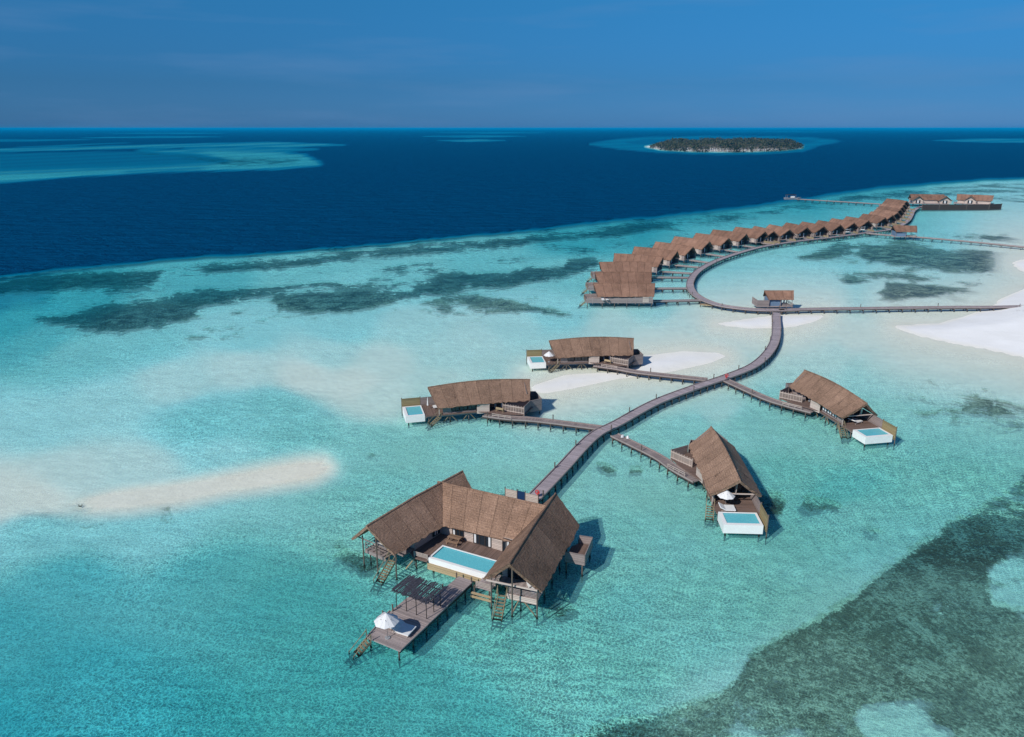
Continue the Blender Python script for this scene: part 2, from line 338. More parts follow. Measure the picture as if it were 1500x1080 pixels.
HOLES = [([(1440,845),(1470,812),(1520,795),(1600,800),(1600,880),(1500,890),(1455,878)], .75, 12), ([(1255,1040),(1310,1020),(1350,1030),(1390,1075),(1390,1130),(1300,1120)], .8, 12),
([(1290,1000),(1330,978),(1370,985),(1345,1000)], .35, 10), ([(1340,880),(1400,870),(1420,895),(1370,910)], .3, 14), ([(1200,1010),(1240,1030),(1250,1060),(1200,1060)], .2, 20)]

def make_fields(X, Y):
    zc = -CAMH; dd = Y * CP - zc * SP; dd = np.maximum(dd, 20.)
    up = Y * SP + zc * CP
    px = 750 + FPX * X / dd; py = 540 - FPX * up / dd
    qx = np.clip(px, -60, 1560); qy = np.clip(py, 255, 1110)
    num = np.zeros_like(qx); den = np.zeros_like(qx)
    for x, y, d in CTRL:
        # perspective: compare distances in a space where far rows are spread out
        r2 = (qx - x) ** 2 + ((qy - y) * 1.7) ** 2 + 250
        wgt = r2 ** -2.4; num += wgt * d; den += wgt
    d = num / den
    def shelve(d, items):
        dry = np.full(px.shape, 9.)
        for poly, wo_, wi in items:
            sd = poly_sd(px, py, poly)
            v = np.where(sd > 0, .08 + sd / wo_ * .16, .08 + sd / wi * .3)
            dry = np.minimum(dry, np.maximum(v, .086) if wi > 500 else v)
        # smooth minimum so the bars shelve gently into the lagoon
        k = .06; h = np.clip(.5 + .5 * (d - dry) / k, 0, 1); return np.clip(d * (1 - h) + dry * h - k * h * (1 - h), -.3, 1.0)
    d = shelve(d, DRY[:-1])
    # deep ocean beyond the reef edge
    sdp = poly_sd(px, py, DEEP)
    d = np.where(py < 500, d + (1.0 - d) * sstep(5.5, -3, sdp + .5 * np.sin(px * .031) + .4 * np.sin(px * .083 + 1) + .3 * np.sin(px * .21 + 2 * np.sin(px * .05))), d)
    for poly, v, s in SHALLOW:
        k = sstep(s, -s * .3, poly_sd(px, py, poly) + .10 * s * (np.sin(px * .11 + py) + np.sin(px * .27 + 2 * py))) * (.86 + .14 * np.sin(px * .06 + py * 1.3)); d = d * (1 - k) + v * k
    d = np.where((px > 900) & (px < 1220) & (py < 240), shelve(d, DRY[-1:]), d)
    reef = np.zeros_like(px)
    for poly, st, s in REEF:
        reef = np.maximum(reef, st * sstep(s * 2.2, -s * 1.8, poly_sd(px, py, poly)))
    for poly, st, s in HOLES:
        reef = reef * (1 - st * sstep(s, -s, poly_sd(px, py, poly)))
    reef = np.where(py > 260, reef, reef * .8)
    film = sstep(150, -150, poly_sd(px, py, [(420, 650), (620, 570), (900, 590), (1200, 520), (1700, 560), (2600, 1500), (300, 1700), (300, 900)]))
    return d, reef, film

def bed_z(d):
    return np.where(d < .08, (.08 - d) * 6.5, -np.interp(d, [.08, .2, .35, .5, .65, .8, 1.0], [0, .3, .6, .85, .95, 1.0, 1.0]))

def grid_mesh(name, zfun, m):
    a = 80.; sm = math.asinh(70000 / a)
    sxx = np.sinh(np.linspace(-sm, sm, 981)) * a
    y0 = -math.asinh(300 / a); syy = np.sinh(np.linspace(y0, sm, 600)) * a + 110
    X, Y = np.meshgrid(sxx, syy); d, reef, film = make_fields(X.ravel(), Y.ravel())
    co = np.stack([X.ravel(), Y.ravel(), zfun(d)], 1).astype(np.float32)
    nx, ny = len(sxx), len(syy)
    i = (np.arange(ny - 1)[:, None] * nx + np.arange(nx - 1)[None, :]).ravel()
    q = np.stack([i, i + 1, i + 1 + nx, i + nx], 1).astype(np.int32)
    me = bpy.data.meshes.new(name); me.vertices.add(len(co)); me.vertices.foreach_set('co', co.ravel())
    me.loops.add(q.size); me.loops.foreach_set('vertex_index', q.ravel())
    me.polygons.add(len(q)); me.polygons.foreach_set('loop_start', np.arange(0, q.size, 4, dtype=np.int32))
    me.polygons.foreach_set('use_smooth', np.ones(len(q), bool))
    for n_, v in (('depth_class', d), ('reef', reef), ('film', film)):
        at_ = me.attributes.new(n_, 'FLOAT', 'POINT'); at_.data.foreach_set('value', v.astype(np.float32))
    me.materials.append(m); me.update(calc_edges=True)
    o = link_o(bpy.data.objects.new(name, me)); tag(o, kind='structure'); return o

def seabed_mat():
    m, t, p = mat('seabed_sand'); g = N(t, 'ShaderNodeNewGeometry'); pos = g.outputs['Position']
    at_ = N(t, 'ShaderNodeAttribute', attribute_name='reef'); dd = N(t, 'ShaderNodeAttribute', attribute_name='depth_class')
    big = noise(t, pos, .035, 8, .62, .5); fine = noise(t, pos, 2.2, 5, .75, .5); clod = noise(t, pos, .22, 5, .6, .8)
    s = math_n(t, 'ADD', at_.outputs['Fac'], math_n(t, 'MULTIPLY', math_n(t, 'SUBTRACT', big, .5), 2.0))
    s = math_n(t, 'ADD', s, math_n(t, 'MULTIPLY', math_n(t, 'SUBTRACT', clod, .5), 1.5))
    s = math_n(t, 'ADD', s, math_n(t, 'MULTIPLY', math_n(t, 'SUBTRACT', fine, .5), .9))
    k = ramp(t, s, [(.43, 0.0), (.505, .85), (.8, .97)])
    sand = ramp(t, noise(t, pos, .12, 6, .6), [(.3, (.80, .805, .785)), (.7, (.88, .89, .885))])
    fa_ = N(t, 'ShaderNodeAttribute', attribute_name='film').outputs['Fac']
    film = math_n(t, 'MULTIPLY', ramp(t, noise(t, pos, .045, 5, .6, .4), [(.36, .35), (.64, .95)]), math_n(t, 'MULTIPLY', fa_, ramp(t, dd.outputs['Fac'], [(.2, 0.0), (.34, 1.0)])))
    sand = mixc(t, film, sand, (.72, .73, .60))
    sand = mixc(t, ramp(t, dd.outputs['Fac'], [(.05, 0.0), (.09, 1.0)]), sand, mixc(t, 1.0, sand, (1.05, 1.02, .92), 'MULTIPLY'))
    wet = ramp(t, dd.outputs['Fac'], [(.0, 1.0), (.05, .97), (.075, .95), (.1, .97), (.2, .98), (1.0, .98)])
    sand = mixc(t, 1.0, sand, wet, 'MULTIPLY')
    grass = ramp(t, math_n(t, 'ADD', math_n(t, 'MULTIPLY', fine, .6), math_n(t, 'MULTIPLY', clod, .4)), [(.41, (.006, .011, .009)), (.48, (.085, .09, .06)), (.56, (.50, .48, .36))])
    grass = mixc(t, 1.0, grass, ramp(t, dd.outputs['Fac'], [(.39, (1., 1., 1.)), (.47, (.50, .62, .74))]), 'MULTIPLY')
    inner = math_n(t, 'MULTIPLY', ramp(t, at_.outputs['Fac'], [(.55, 0.0), (.76, 1.0)]), math_n(t, 'MULTIPLY', fa_, ramp(t, dd.outputs['Fac'], [(.40, 1.0), (.46, 0.0)])))
    k = math_n(t, 'MULTIPLY', k, math_n(t, 'SUBTRACT', 1.0, math_n(t, 'MULTIPLY', inner, .20)))
    dry = ramp(t, dd.outputs['Fac'], [(.12, 0.0), (.2, 1.0)])
    c = mixc(t, math_n(t, 'MULTIPLY', k, dry), sand, grass)
    link(t, c, p.inputs['Base Color']); p.inputs['Roughness'].default_value = .95; p.inputs['Specular IOR Level'].default_value = .05
    link(t, bump(t, math_n(t, 'ADD', clod, math_n(t, 'MULTIPLY', fine, .4)), .12), p.inputs['Normal'])
    return m

def water_mat():
    m = bpy.data.materials.new('sea_water'); m.use_nodes = True; t = m.node_tree; t.nodes.clear()
    out = N(t, 'ShaderNodeOutputMaterial'); g = N(t, 'ShaderNodeNewGeometry'); pos = g.outputs['Position']
    dd = N(t, 'ShaderNodeAttribute', attribute_name='depth_class').outputs['Fac']
    # wave height: wavelets, chop, long swell
    w1 = noise(t, pos, .7, 6, .68, .7, (.75, 1.5, 1)); w2 = noise(t, pos, 3.6, 3, .6, .5, (1, 1.2, 1)); w3 = noise(t, pos, .16, 3, .5, .3, (.6, 1.3, 1))
    rid = math_n(t, 'SUBTRACT', 1., math_n(t, 'ABSOLUTE', math_n(t, 'SUBTRACT', math_n(t, 'MULTIPLY', w2, 2.), 1.)))
    h = math_n(t, 'ADD', math_n(t, 'MULTIPLY', w1, .30), math_n(t, 'ADD', math_n(t, 'MULTIPLY', w2, .16), math_n(t, 'MULTIPLY', w3, .8)))
    w4 = noise(t, pos, .03, 4, .6, .3, (.5, 1.4, 1)); h = math_n(t, 'ADD', h, math_n(t, 'MULTIPLY', w4, 4.0))
    calm = ramp(t, dd, [(.08, .12), (.25, .45), (.5, 1.0), (1.0, 1.0)]); w5 = noise(t, pos, .075, 5, .7, .3, (.6, 1.4, 1))
    h = math_n(t, 'ADD', math_n(t, 'MULTIPLY', h, calm), math_n(t, 'MULTIPLY', w5, ramp2(t, dd, .9, 1.0, 9.)))
    nb = bump(t, h, .8); ng = bump(t, h, .5)
    # caustic light painted into the tint: cells with bright rims, riding on slower patches
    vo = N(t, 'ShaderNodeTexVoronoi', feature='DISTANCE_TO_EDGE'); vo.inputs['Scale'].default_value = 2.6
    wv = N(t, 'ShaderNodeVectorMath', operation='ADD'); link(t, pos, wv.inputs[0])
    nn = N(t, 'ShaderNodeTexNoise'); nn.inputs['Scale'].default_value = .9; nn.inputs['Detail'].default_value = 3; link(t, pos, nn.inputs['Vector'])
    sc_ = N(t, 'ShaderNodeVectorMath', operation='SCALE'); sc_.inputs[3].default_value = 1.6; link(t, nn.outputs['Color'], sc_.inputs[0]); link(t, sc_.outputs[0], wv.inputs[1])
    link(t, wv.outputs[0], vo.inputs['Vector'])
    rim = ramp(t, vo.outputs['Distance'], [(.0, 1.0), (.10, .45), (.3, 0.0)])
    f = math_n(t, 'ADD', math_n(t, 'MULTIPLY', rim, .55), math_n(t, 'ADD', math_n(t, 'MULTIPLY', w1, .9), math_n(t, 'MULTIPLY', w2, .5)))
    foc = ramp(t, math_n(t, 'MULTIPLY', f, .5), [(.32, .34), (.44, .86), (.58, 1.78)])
    tint = ramp(t, dd, [(.08, (.97, .99, .965)), (.2, (.83, .96, .955)), (.35, (.62, .93, .96)), (.5, (.49, .87, .90)), (.65, (.25, .76, .83)), (.8, (.04, .48, .68)), (.95, (.0, .02, .07))])
    body = ramp(t, dd, [(.08, (.86, .87, .80)), (.2, (.64, .80, .795)), (.35, (.31, .66, .72)), (.5, (.17, .48, .52)), (.65, (.04, .34, .40)), (.8, (.0, .19, .32)), (.97, (.0, .052, .138))])
    fl = N(t, 'ShaderNodeAttribute', attribute_name='film').outputs['Fac']; body = mixc(t, fl, body, mixc(t, 1.0, body, (1.08, 1.02, .97), 'MULTIPLY')); tint = mixc(t, fl, tint, mixc(t, 1.0, tint, (1.03, 1.0, .985), 'MULTIPLY'))
    bf = ramp(t, dd, [(.08, .25), (.2, .36), (.5, .34), (.65, .40), (.8, .80), (.95, 1.0)])
    rf = N(t, 'ShaderNodeAttribute', attribute_name='reef').outputs['Fac']
    rf = math_n(t, 'ADD', rf, math_n(t, 'ADD', math_n(t, 'MULTIPLY', math_n(t, 'SUBTRACT', noise(t, pos, .035, 8, .62, .5), .5), 2.0), math_n(t, 'MULTIPLY', math_n(t, 'SUBTRACT', noise(t, pos, .22, 5, .6, .8), .5), 1.5)))
    rf = math_n(t, 'MULTIPLY', rf, ramp(t, dd, [(.12, 0.0), (.2, 1.0)]))
    bf = math_n(t, 'MULTIPLY', bf, ramp(t, rf, [(.42, 1.0), (.6, .62)]))
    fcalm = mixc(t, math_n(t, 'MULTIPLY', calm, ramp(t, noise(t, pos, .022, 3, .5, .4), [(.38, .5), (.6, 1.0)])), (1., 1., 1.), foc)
    tr = N(t, 'ShaderNodeBsdfTransparent')
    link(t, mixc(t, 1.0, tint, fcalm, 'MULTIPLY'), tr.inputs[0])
    df = N(t, 'ShaderNodeBsdfDiffuse'); link(t, nb, df.inputs['Normal'])
    body = mixc(t, ramp(t, rf, [(.42, 0.0), (.58, .85)]), body, mixc(t, fl, (.0, .125, .175), (.055, .075, .045)))
    mx = N(t, 'ShaderNodeMixShader'); link(t, body, df.inputs[0]); link(t, bf, mx.inputs[0]); link(t, tr.outputs[0], mx.inputs[1]); link(t, df.outputs[0], mx.inputs[2])
    gl = N(t, 'ShaderNodeBsdfGlossy'); gl.inputs['Roughness'].default_value = .22; gl.inputs['Color'].default_value = (.35, .85, 1, 1); link(t, ng, gl.inputs['Normal'])
    fr = N(t, 'ShaderNodeFresnel'); fr.inputs['IOR'].default_value = 1.33; link(t, ng, fr.inputs['Normal'])
    f2 = math_n(t, 'MULTIPLY', fr.outputs[0], .18)
    mg = N(t, 'ShaderNodeMixShader'); link(t, f2, mg.inputs[0]); link(t, mx.outputs[0], mg.inputs[1]); link(t, gl.outputs[0], mg.inputs[2])
    link(t, mg.outputs[0], out.inputs[0]); return m
grid_mesh('seabed', lambda d: bed_z(d), seabed_mat())
grid_mesh('sea', lambda d: np.where(d < .02, -.25, 0.0), water_mat())

# ------------------------------------------------------------------ builders
def catmull(P, step=1.2):
    P = [Vector(p[:2]) for p in P]; Q = [P[0] * 2 - P[1]] + P + [P[-1] * 2 - P[-2]]; out = []
    for i in range(1, len(Q) - 2):
        a, b, c, d = Q[i - 1:i + 3]; n = max(2, int((c - b).length / step))
        for k in range(n):
            t = k / n; out.append(.5 * ((2 * b) + (c - a) * t + (2 * a - 5 * b + 4 * c - d) * t * t + (3 * b - a - 3 * c + d) * t ** 3))
    out.append(P[-1]); return out

def thatch_roof(name, ridge, left, right, parent=None, thick=.34, m='thatch', mid=0.0, step=.55):
    """two thatched slopes from a ridge line to two eave lines, closed and thick; lines are 2 or more points"""
    def rs(line, n):
        line = [Vector(p) for p in line]; L = [0]
        for i in range(1, len(line)): L.append(L[-1] + (line[i] - line[i - 1]).length)
        out = []
        for k in range(n + 1):
            s = L[-1] * k / n; i = 0
            while i < len(L) - 2 and L[i + 1] < s: i += 1
            out.append(line[i].lerp(line[i + 1], (s - L[i]) / (L[i + 1] - L[i])))
        return out
    Ln = sum((Vector(ridge[i + 1]) - Vector(ridge[i])).length for i in range(len(ridge) - 1)); nu = max(6, int(Ln / step))
    R, A, B = rs(ridge, nu), rs(left, nu), rs(right, nu)
    mb = MB(); nv = 7
    for E_, sgn in ((A, 1), (B, -1)):
        T, Bo = [], []
        for i in range(nu + 1):
            row, rb = [], []
            s = (E_[i] - R[i]); along = (R[min(i + 1, nu)] - R[max(i - 1, 0)]).normalized()
            nrm = s.cross(along).normalized(); nrm = nrm if nrm.z > 0 else -nrm
            for j in range(nv + 1):
                t = j / nv; p = R[i] + s * t
                p = p - Vector((0, 0, mid * math.sin(math.pi * t)))
                jt = .02 if 0 < j else 0
                q = p + nrm * (rnd() - .5) * jt
                if j == nv: q = q + s.normalized() * (rnd() - .3) * .28
                if i in (0, nu): q = q + along * (rnd() - .5) * .14
                row.append((q, (i * Ln / nu, t * s.length)))
                tk = thick * (1 if j < nv else .8)
                rb.append(p - nrm * tk)
            T.append(row); Bo.append(rb)
        def quad(a, b, c, d, uv, sm=False):
            pts = [a, b, c, d]
            if sgn < 0: pts = pts[::-1]; uv = uv[::-1]
            mb.face(pts, uv, sm)
        for i in range(nu):
            for j in range(nv):
                a, b, c, d = T[i][j], T[i][j + 1], T[i + 1][j + 1], T[i + 1][j]
                quad(a[0], b[0], c[0], d[0], [a[1], b[1], c[1], d[1]])
                quad(Bo[i + 1][j], Bo[i + 1][j + 1], Bo[i][j + 1], Bo[i][j], [d[1], c[1], b[1], a[1]])
            a, b = T[i][nv], T[i + 1][nv]
            quad(a[0], Bo[i][nv], Bo[i + 1][nv], b[0], [a[1], (a[1][0], a[1][1] + .25), (b[1][0], b[1][1] + .25), b[1]])
        for i, fl in ((0, 1), (nu, 0)):
            for j in range(nv):
                a, b = T[i][j], T[i][j + 1]; pts = [a[0], Bo[i][j], Bo[i][j + 1], b[0]]; uv = [a[1], (a[1][0] - .2, a[1][1]), (b[1][0] - .2, b[1][1]), b[1]]
                if not fl: pts = pts[::-1]; uv = uv[::-1]
                if sgn < 0: pts = pts[::-1]; uv = uv[::-1]
                mb.face(pts, uv)
    # rounded ridge roll
    for i in range(nu):
        mb.bar(R[i] + Vector((0, 0, -.02)), R[i + 1] + Vector((0, 0, -.02)), .24, .2, 6)
    return mb.build(name, M[m], parent)

def stairs(parent, top, bot, width, m='stair', rails=True):
    top, bot = Vector(top), Vector(bot); d = bot - top; side = Vector((-d.y, d.x, 0)).normalized() * width / 2
    st = MB(); down = Vector((0, 0, -.14))
    for s in (-1, 1): st.bar(top + side * s + down, bot + side * s + down, .07, .22)
    o = st.build('stairs', M[m], parent); n = max(4, int(d.length / .34))
    tr = MB()
    for i in range(1, n):
        c = top.lerp(bot, i / n); f = Vector((d.x, d.y, 0)).normalized() * .13
        tr.bar(c - side * 1.02, c + side * 1.02, .24, .05)
    tr.build('tread', M[m], o)
    if rails:
        for s in (-1, 1):
            r = MB(); a, b = top + side * s * 1.12 + Vector((0, 0, .75)), top.lerp(bot, .8) + side * s * 1.12 + Vector((0, 0, .6))
            r.bar(a, b, .06); r.bar(a - Vector((0, 0, .9)), a + Vector((0, 0, .1)), .08); r.bar(b - Vector((0, 0, .9)), b + Vector((0, 0, .08)), .08)
            r.build('handrail', M[m], o)
    return o

def pile(parent, x, y, z1=1.5, r=.2, z0=-2.2, name='pile', m='pile'):
    mb = MB(); a = rnd() * .06; mb.bar((x + a, y - a, z0), (x, y, z1), r, r, 7); mb.bar((x + a * .6, y - a * .6, -.3), (x + a * .5, y - a * .5, .12), r * 1.75, r * 1.75, 7, .7)
    return mb.build(name, M[m], parent)

def railing(parent, a, b, z0, h=.85, n=3, m='grey', name='railing'):
    a, b = Vector((a[0], a[1], 0)), Vector((b[0], b[1], 0)); mb = MB(); L = (b - a).length; k = max(1, round(L / 1.4))
    for i in range(k + 1):
        p = a.lerp(b, i / k); mb.bar((p.x, p.y, z0 - .1), (p.x, p.y, z0 + h), .08)
    for j in range(n):
        z = z0 + h - .05 - j * (h - .15) / max(1, n); mb.bar((a.x, a.y, z), (b.x, b.y, z), .045, .075)
    return mb.build(name, M[m], parent)

def window(parent, a, b, z0, z1, out=.05, bays=1, curtain=None, m='dark', name='window', glass='glass'):
    """framed opening on the outside face of a wall running from a to b; out = offset to the left of a->b"""
    a, b = Vector((a[0], a[1], 0)), Vector((b[0], b[1], 0)); d = (b - a).normalized(); n = Vector((-d.y, d.x, 0)); f = MB(); L = (b - a).length
    o = n * out
    for s in range(bays + 1):
        p = a + d * L * s / bays + o; f.bar((p.x, p.y, z0), (p.x, p.y, z1), .09, .09)
    for z in (z0, z1): f.bar((a.x + o.x, a.y + o.y, z), (b.x + o.x, b.y + o.y, z), .10, .09)
    fr = f.build(name, M[m], parent); g = MB(); g.wall(a + o * .55, b + o * .55, z0, z1, .02); g.build('pane', M[glass], fr)
    if curtain:
        for c0, c1 in curtain:
            c = MB(); p, q = a + d * L * c0 + o * .8, a + d * L * c1 + o * .8; c.wall(p, q, z0 + .06, z1 - .06, .02); c.build('curtain', M['curtain'], fr)
    return fr

def boardwalk(name, label, pts, width=2.1, z=1.2, group='timber walkways standing over the lagoon', pstep=2.3, tall=4, m='walk', thick=.12, pr=.2, side=1, cap=100, kerb=True, rail=None, zend=None, pnum=True):
    C = catmull(pts); n = len(C); S_ = [0]
    for i in range(1, n): S_.append(S_[-1] + (C[i] - C[i - 1]).length)
    Ltot = S_[-1]; o3 = Vector((C[0].x, C[0].y, 0)); root = thing(name, label, 'walkway', o3, 0, group)
    zz = lambda s: z if zend is None else z + (zend - z) * max(0, (s / Ltot - .8) / .2)
    def fr(i):
        t = (C[min(i + 1, n - 1)] - C[max(i - 1, 0)]).normalized(); return C[i], Vector((-t.y, t.x))
    def strip(mb, off0, off1, z0, z1, swap=True):
        for i in range(n - 1):
            (c0, n0), (c1, n1) = fr(i), fr(i + 1); q = []
            h0, h1 = zz(S_[i]) - z, zz(S_[i + 1]) - z
            P = lambda c, nn, o, zv: Vector((c.x + nn.x * o - o3.x, c.y + nn.y * o - o3.y, zv))
            a0, b0, a1, b1 = P(c0, n0, off0, z1 + h0), P(c0, n0, off1, z1 + h0), P(c1, n1, off0, z1 + h1), P(c1, n1, off1, z1 + h1)
            A0, B0, A1, B1 = [Vector((p.x, p.y, p.z - (z1 - z0))) for p in (a0, b0, a1, b1)]
            u = lambda o, s: (o, s) if swap else (s, o)
            mb.face([a0, a1, b1, b0][::-1], [u(off0, S_[i]), u(off0, S_[i + 1]), u(off1, S_[i + 1]), u(off1, S_[i])][::-1])
            mb.face([A0, A1, B1, B0], [u(off0, S_[i]), u(off0, S_[i + 1]), u(off1, S_[i + 1]), u(off1, S_[i])])
            mb.face([a0, a1, A1, A0], [(S_[i], 0), (S_[i + 1], 0), (S_[i + 1], .05), (S_[i], .05)])
            mb.face([b1, b0, B0, B1], [(S_[i + 1], 0), (S_[i], 0), (S_[i], .05), (S_[i + 1], .05)])
            if i == 0: mb.face([a0, b0, B0, A0][::-1], [(0, 0)] * 4)
            if i == n - 2: mb.face([a1, b1, B1, A1], [(0, 0)] * 4)
    d = MB(); strip(d, -width / 2, width / 2, z - thick, z); d.build('deck', M[m], root)
    if kerb:
        for s in (-1, 1):
            k = MB(); strip(k, s * (width / 2 - .13), s * (width / 2 + .03), z + .004, z + .15, False) if s > 0 else strip(k, s * (width / 2 + .03), s * (width / 2 - .13), z + .004, z + .15, False)
            k.build('kerb', M['grey'], root)
            b = MB(); lo, hi = sorted((s * (width / 2 - .3), s * (width / 2 - .12))); strip(b, lo, hi, z - thick - .30, z - thick - .004, False); b.build('bearer', M['dark'], root)
    if rail:
        for s in rail:
            mb = MB(); lo, hi = sorted((s * (width / 2 + .05), s * (width / 2 + .12)))
            strip(mb, lo, hi, z + .1, z + .95, False); mb.build('side_screen', M['stair'], root)
    P = []; s = pstep * .4; c = 0
    while s < Ltot - .3:
        i = max(0, min(n - 2, int(np.searchsorted(S_, s)) - 1)); t = (s - S_[i]) / (S_[i + 1] - S_[i] + 1e-9); p = C[i].lerp(C[i + 1], t); _, nn = fr(i)
        h = zz(s)
        for sd_ in (-1, 1):
            q = p + nn * sd_ * (width / 2 - .05); tl = tall and (c % tall == 0) and sd_ == (side if (c // tall) % 3 else -side)
            P.append((q, .95 + h if tl else h - .16, math.hypot(q.x, q.y)))
        a_, b_ = p + nn * (width / 2 - .1), p - nn * (width / 2 - .1); P[-1] += (a_, b_)
        s += pstep; c += 1
    P.sort(key=lambda q: q[2]); far = MB(); brace = MB(); anyb = False
    for k, q in enumerate(P):
        x, y = q[0].x - o3.x, q[0].y - o3.y; zt = q[1]; tallp = zt > z + .3
        off = .12 if tallp else 0
        if k < cap:
            if tallp:
                mb = MB(); mb.bar((x, y, -2), (x, y, zt), pr * .9, pr * .9, 7); mb.bar((x, y, zt - .001), (x, y, zt + .04), pr * 1.1, pr * 1.1, 7); mb.build('post', M['pile'], root)
            else: pile(root, x, y, zt, pr)
        else: far.bar((x, y, -2), (x, y, zt), pr, pr, 5)
        if len(q) > 3 and k < cap and kerb and q[2] < 260:
            a_, b_ = q[3], q[4]; brace = MB(); brace.bar((a_.x - o3.x, a_.y - o3.y, z - .62), (b_.x - o3.x, b_.y - o3.y, z - .62), .14, .18); brace.build('cross_beam', M['dark'], root)
    if len(P) > cap: tag(far.build('pile', M['pile'], root), kind='stuff')
    return root

def lounger(label, p, rz, towel=False, group='white sun loungers on the terraces', name='sun_lounger', wd=.38):
    t = thing(name, label, 'sun lounger', p, rz, group); f = MB()
    for y in (-wd + .02, wd - .02): f.bar((-.95, y, .26), (.95, y, .26), .05)
    for x in (-.93, .3): f.bar((x, -wd + .02, .26), (x, wd - .02, .26), .05)
    for x in (-.8, .8):
        for y in (-wd + .04, wd - .04): f.bar((x, y, 0), (x, y, .26), .05)
    f.build('frame', M['pale'], t)
    m = MB(); m.box(-.98, .35, -wd, wd, .30, .42); m.build('seat', M['cloth'], t)
    b = MB(); q = Matrix.Translation((.36, 0, .36)) @ Matrix.Rotation(-rad(28), 4, 'Y'); b.box(0, .78, -wd, wd, -.05, .07, q); b.build('backrest', M['cloth'], t)
    if towel:
        w_ = MB(); w_.box(-.75, .30, -wd * .62, wd * .62, .424, .45); w_.box(.02, .62, -wd * .62, wd * .62, .075, .10, q); w_.build('towel', M['blue_cloth'], t)
    return t
def umbrella(label, p, h=2.35, r=1.18, group='white parasols'):
    t = thing('parasol', label, 'parasol', p, rnd(), group); a = MB(); a.bar((0, 0, .06), (0, 0, h + .1), .06, .06, 8); a.build('pole', M['grey'], t)
    a = MB(); a.bar((0, 0, 0), (0, 0, .08), .55, .55, 12); a.build('base', M['metal'], t)
    a = MB(); n = 8; z1, z0 = h + .08, h - .42 - .34 * r
    for i in range(n):
        t0, t1 = 2 * math.pi * i / n, 2 * math.pi * (i + 1) / n; P = lambda th, k, z: Vector((math.cos(th) * r * k, math.sin(th) * r * k, z))
        tm = (t0 + t1) / 2
        for (k0, k1) in ((0.0, .5), (.5, 1.0)):
            za, zb = z1 + (z0 - z1) * (k0 ** 1.05), z1 + (z0 - z1) * (k1 ** 1.05); sag = .925
            for (ta, tb, sa, sb) in ((t0, tm, 1, sag), (tm, t1, sag, 1)):
                q = [P(ta, k0 * sa, za), P(ta, k1 * sa, zb), P(tb, k1 * sb, zb + .03 * (sb < 1) * k1), P(tb, k0 * sb, za)]
                a.face(q, [(v.x, v.y) for v in q]); a.face([v - Vector((0, 0, .02)) for v in q[::-1]], [(v.x, v.y) for v in q[::-1]])
        q = [P(t0, 1, z0), P(t0, 1, z0 - .14), P(t1, 1, z0 - .14), P(t1, 1, z0)]
    a.build('canopy', M['cloth'], t)
    a = MB()
    for i in range(n):
        th = 2 * math.pi * i / n; a.bar((0, 0, z1 - .45), (math.cos(th) * r * .6, math.sin(th) * r * .6, z1 - .40), .025)
    a.build('ribs', M['pale'], t)
    return t

def pool_shell(root, x0, x1, y0, y1, zb, zt, rim, wz, rims=None):
    r = rims or (rim,) * 4; ix0, ix1, iy0, iy1 = x0 + r[0], x1 - r[1], y0 + r[2], y1 - r[3]; mb = MB()
    mb.box(x0, x1, y0, iy0, zb, zt); mb.box(x0, x1, iy1, y1, zb, zt); mb.box(x0, ix0, iy0, iy1, zb, zt); mb.box(ix1, x1, iy0, iy1, zb, zt); mb.box(ix0, ix1, iy0, iy1, zb, zb + .15)
    p = mb.build('plunge_pool', M['white'], root)
    t = MB(); e = .003
    t.box(ix0, ix0 + .02, iy0, iy1, zb + .16, zt - .06); t.box(ix1 - .02, ix1, iy0, iy1, zb + .16, zt - .06); t.box(ix0 + .02, ix1 - .02, iy0, iy0 + .02, zb + .16, zt - .06); t.box(ix0 + .02, ix1 - .02, iy1 - .02, iy1, zb + .16, zt - .06)
    t.build('tiling', M['pool_tile'], p)
    wt = MB(); wt.box(ix0 + .02, ix1 - .02, iy0 + .02, iy1 - .02, zb + .2, wz); wt.build('pool_water', M['pool'], p)
    return p

def bench(label, p, rz, group=None):
    t = thing('bench', label, 'bench', p, rz, group); s = MB(); s.box(-.75, .75, -.25, .2, .42, .47); s.build('seat', M['tan'], t)
    b = MB(); b.box(-.75, .75, .21, .26, .5, .88); b.build('backrest', M['tan'], t)
    for x in (-.68, .68):
        l = MB(); l.bar((x, -.2, 0), (x, -.2, .42), .07); l.bar((x, .2, 0), (x, .2, .5), .07); l.bar((x, -.2, .62), (x, .2, .62), .07); l.build('leg', M['tan'], t)
    return t

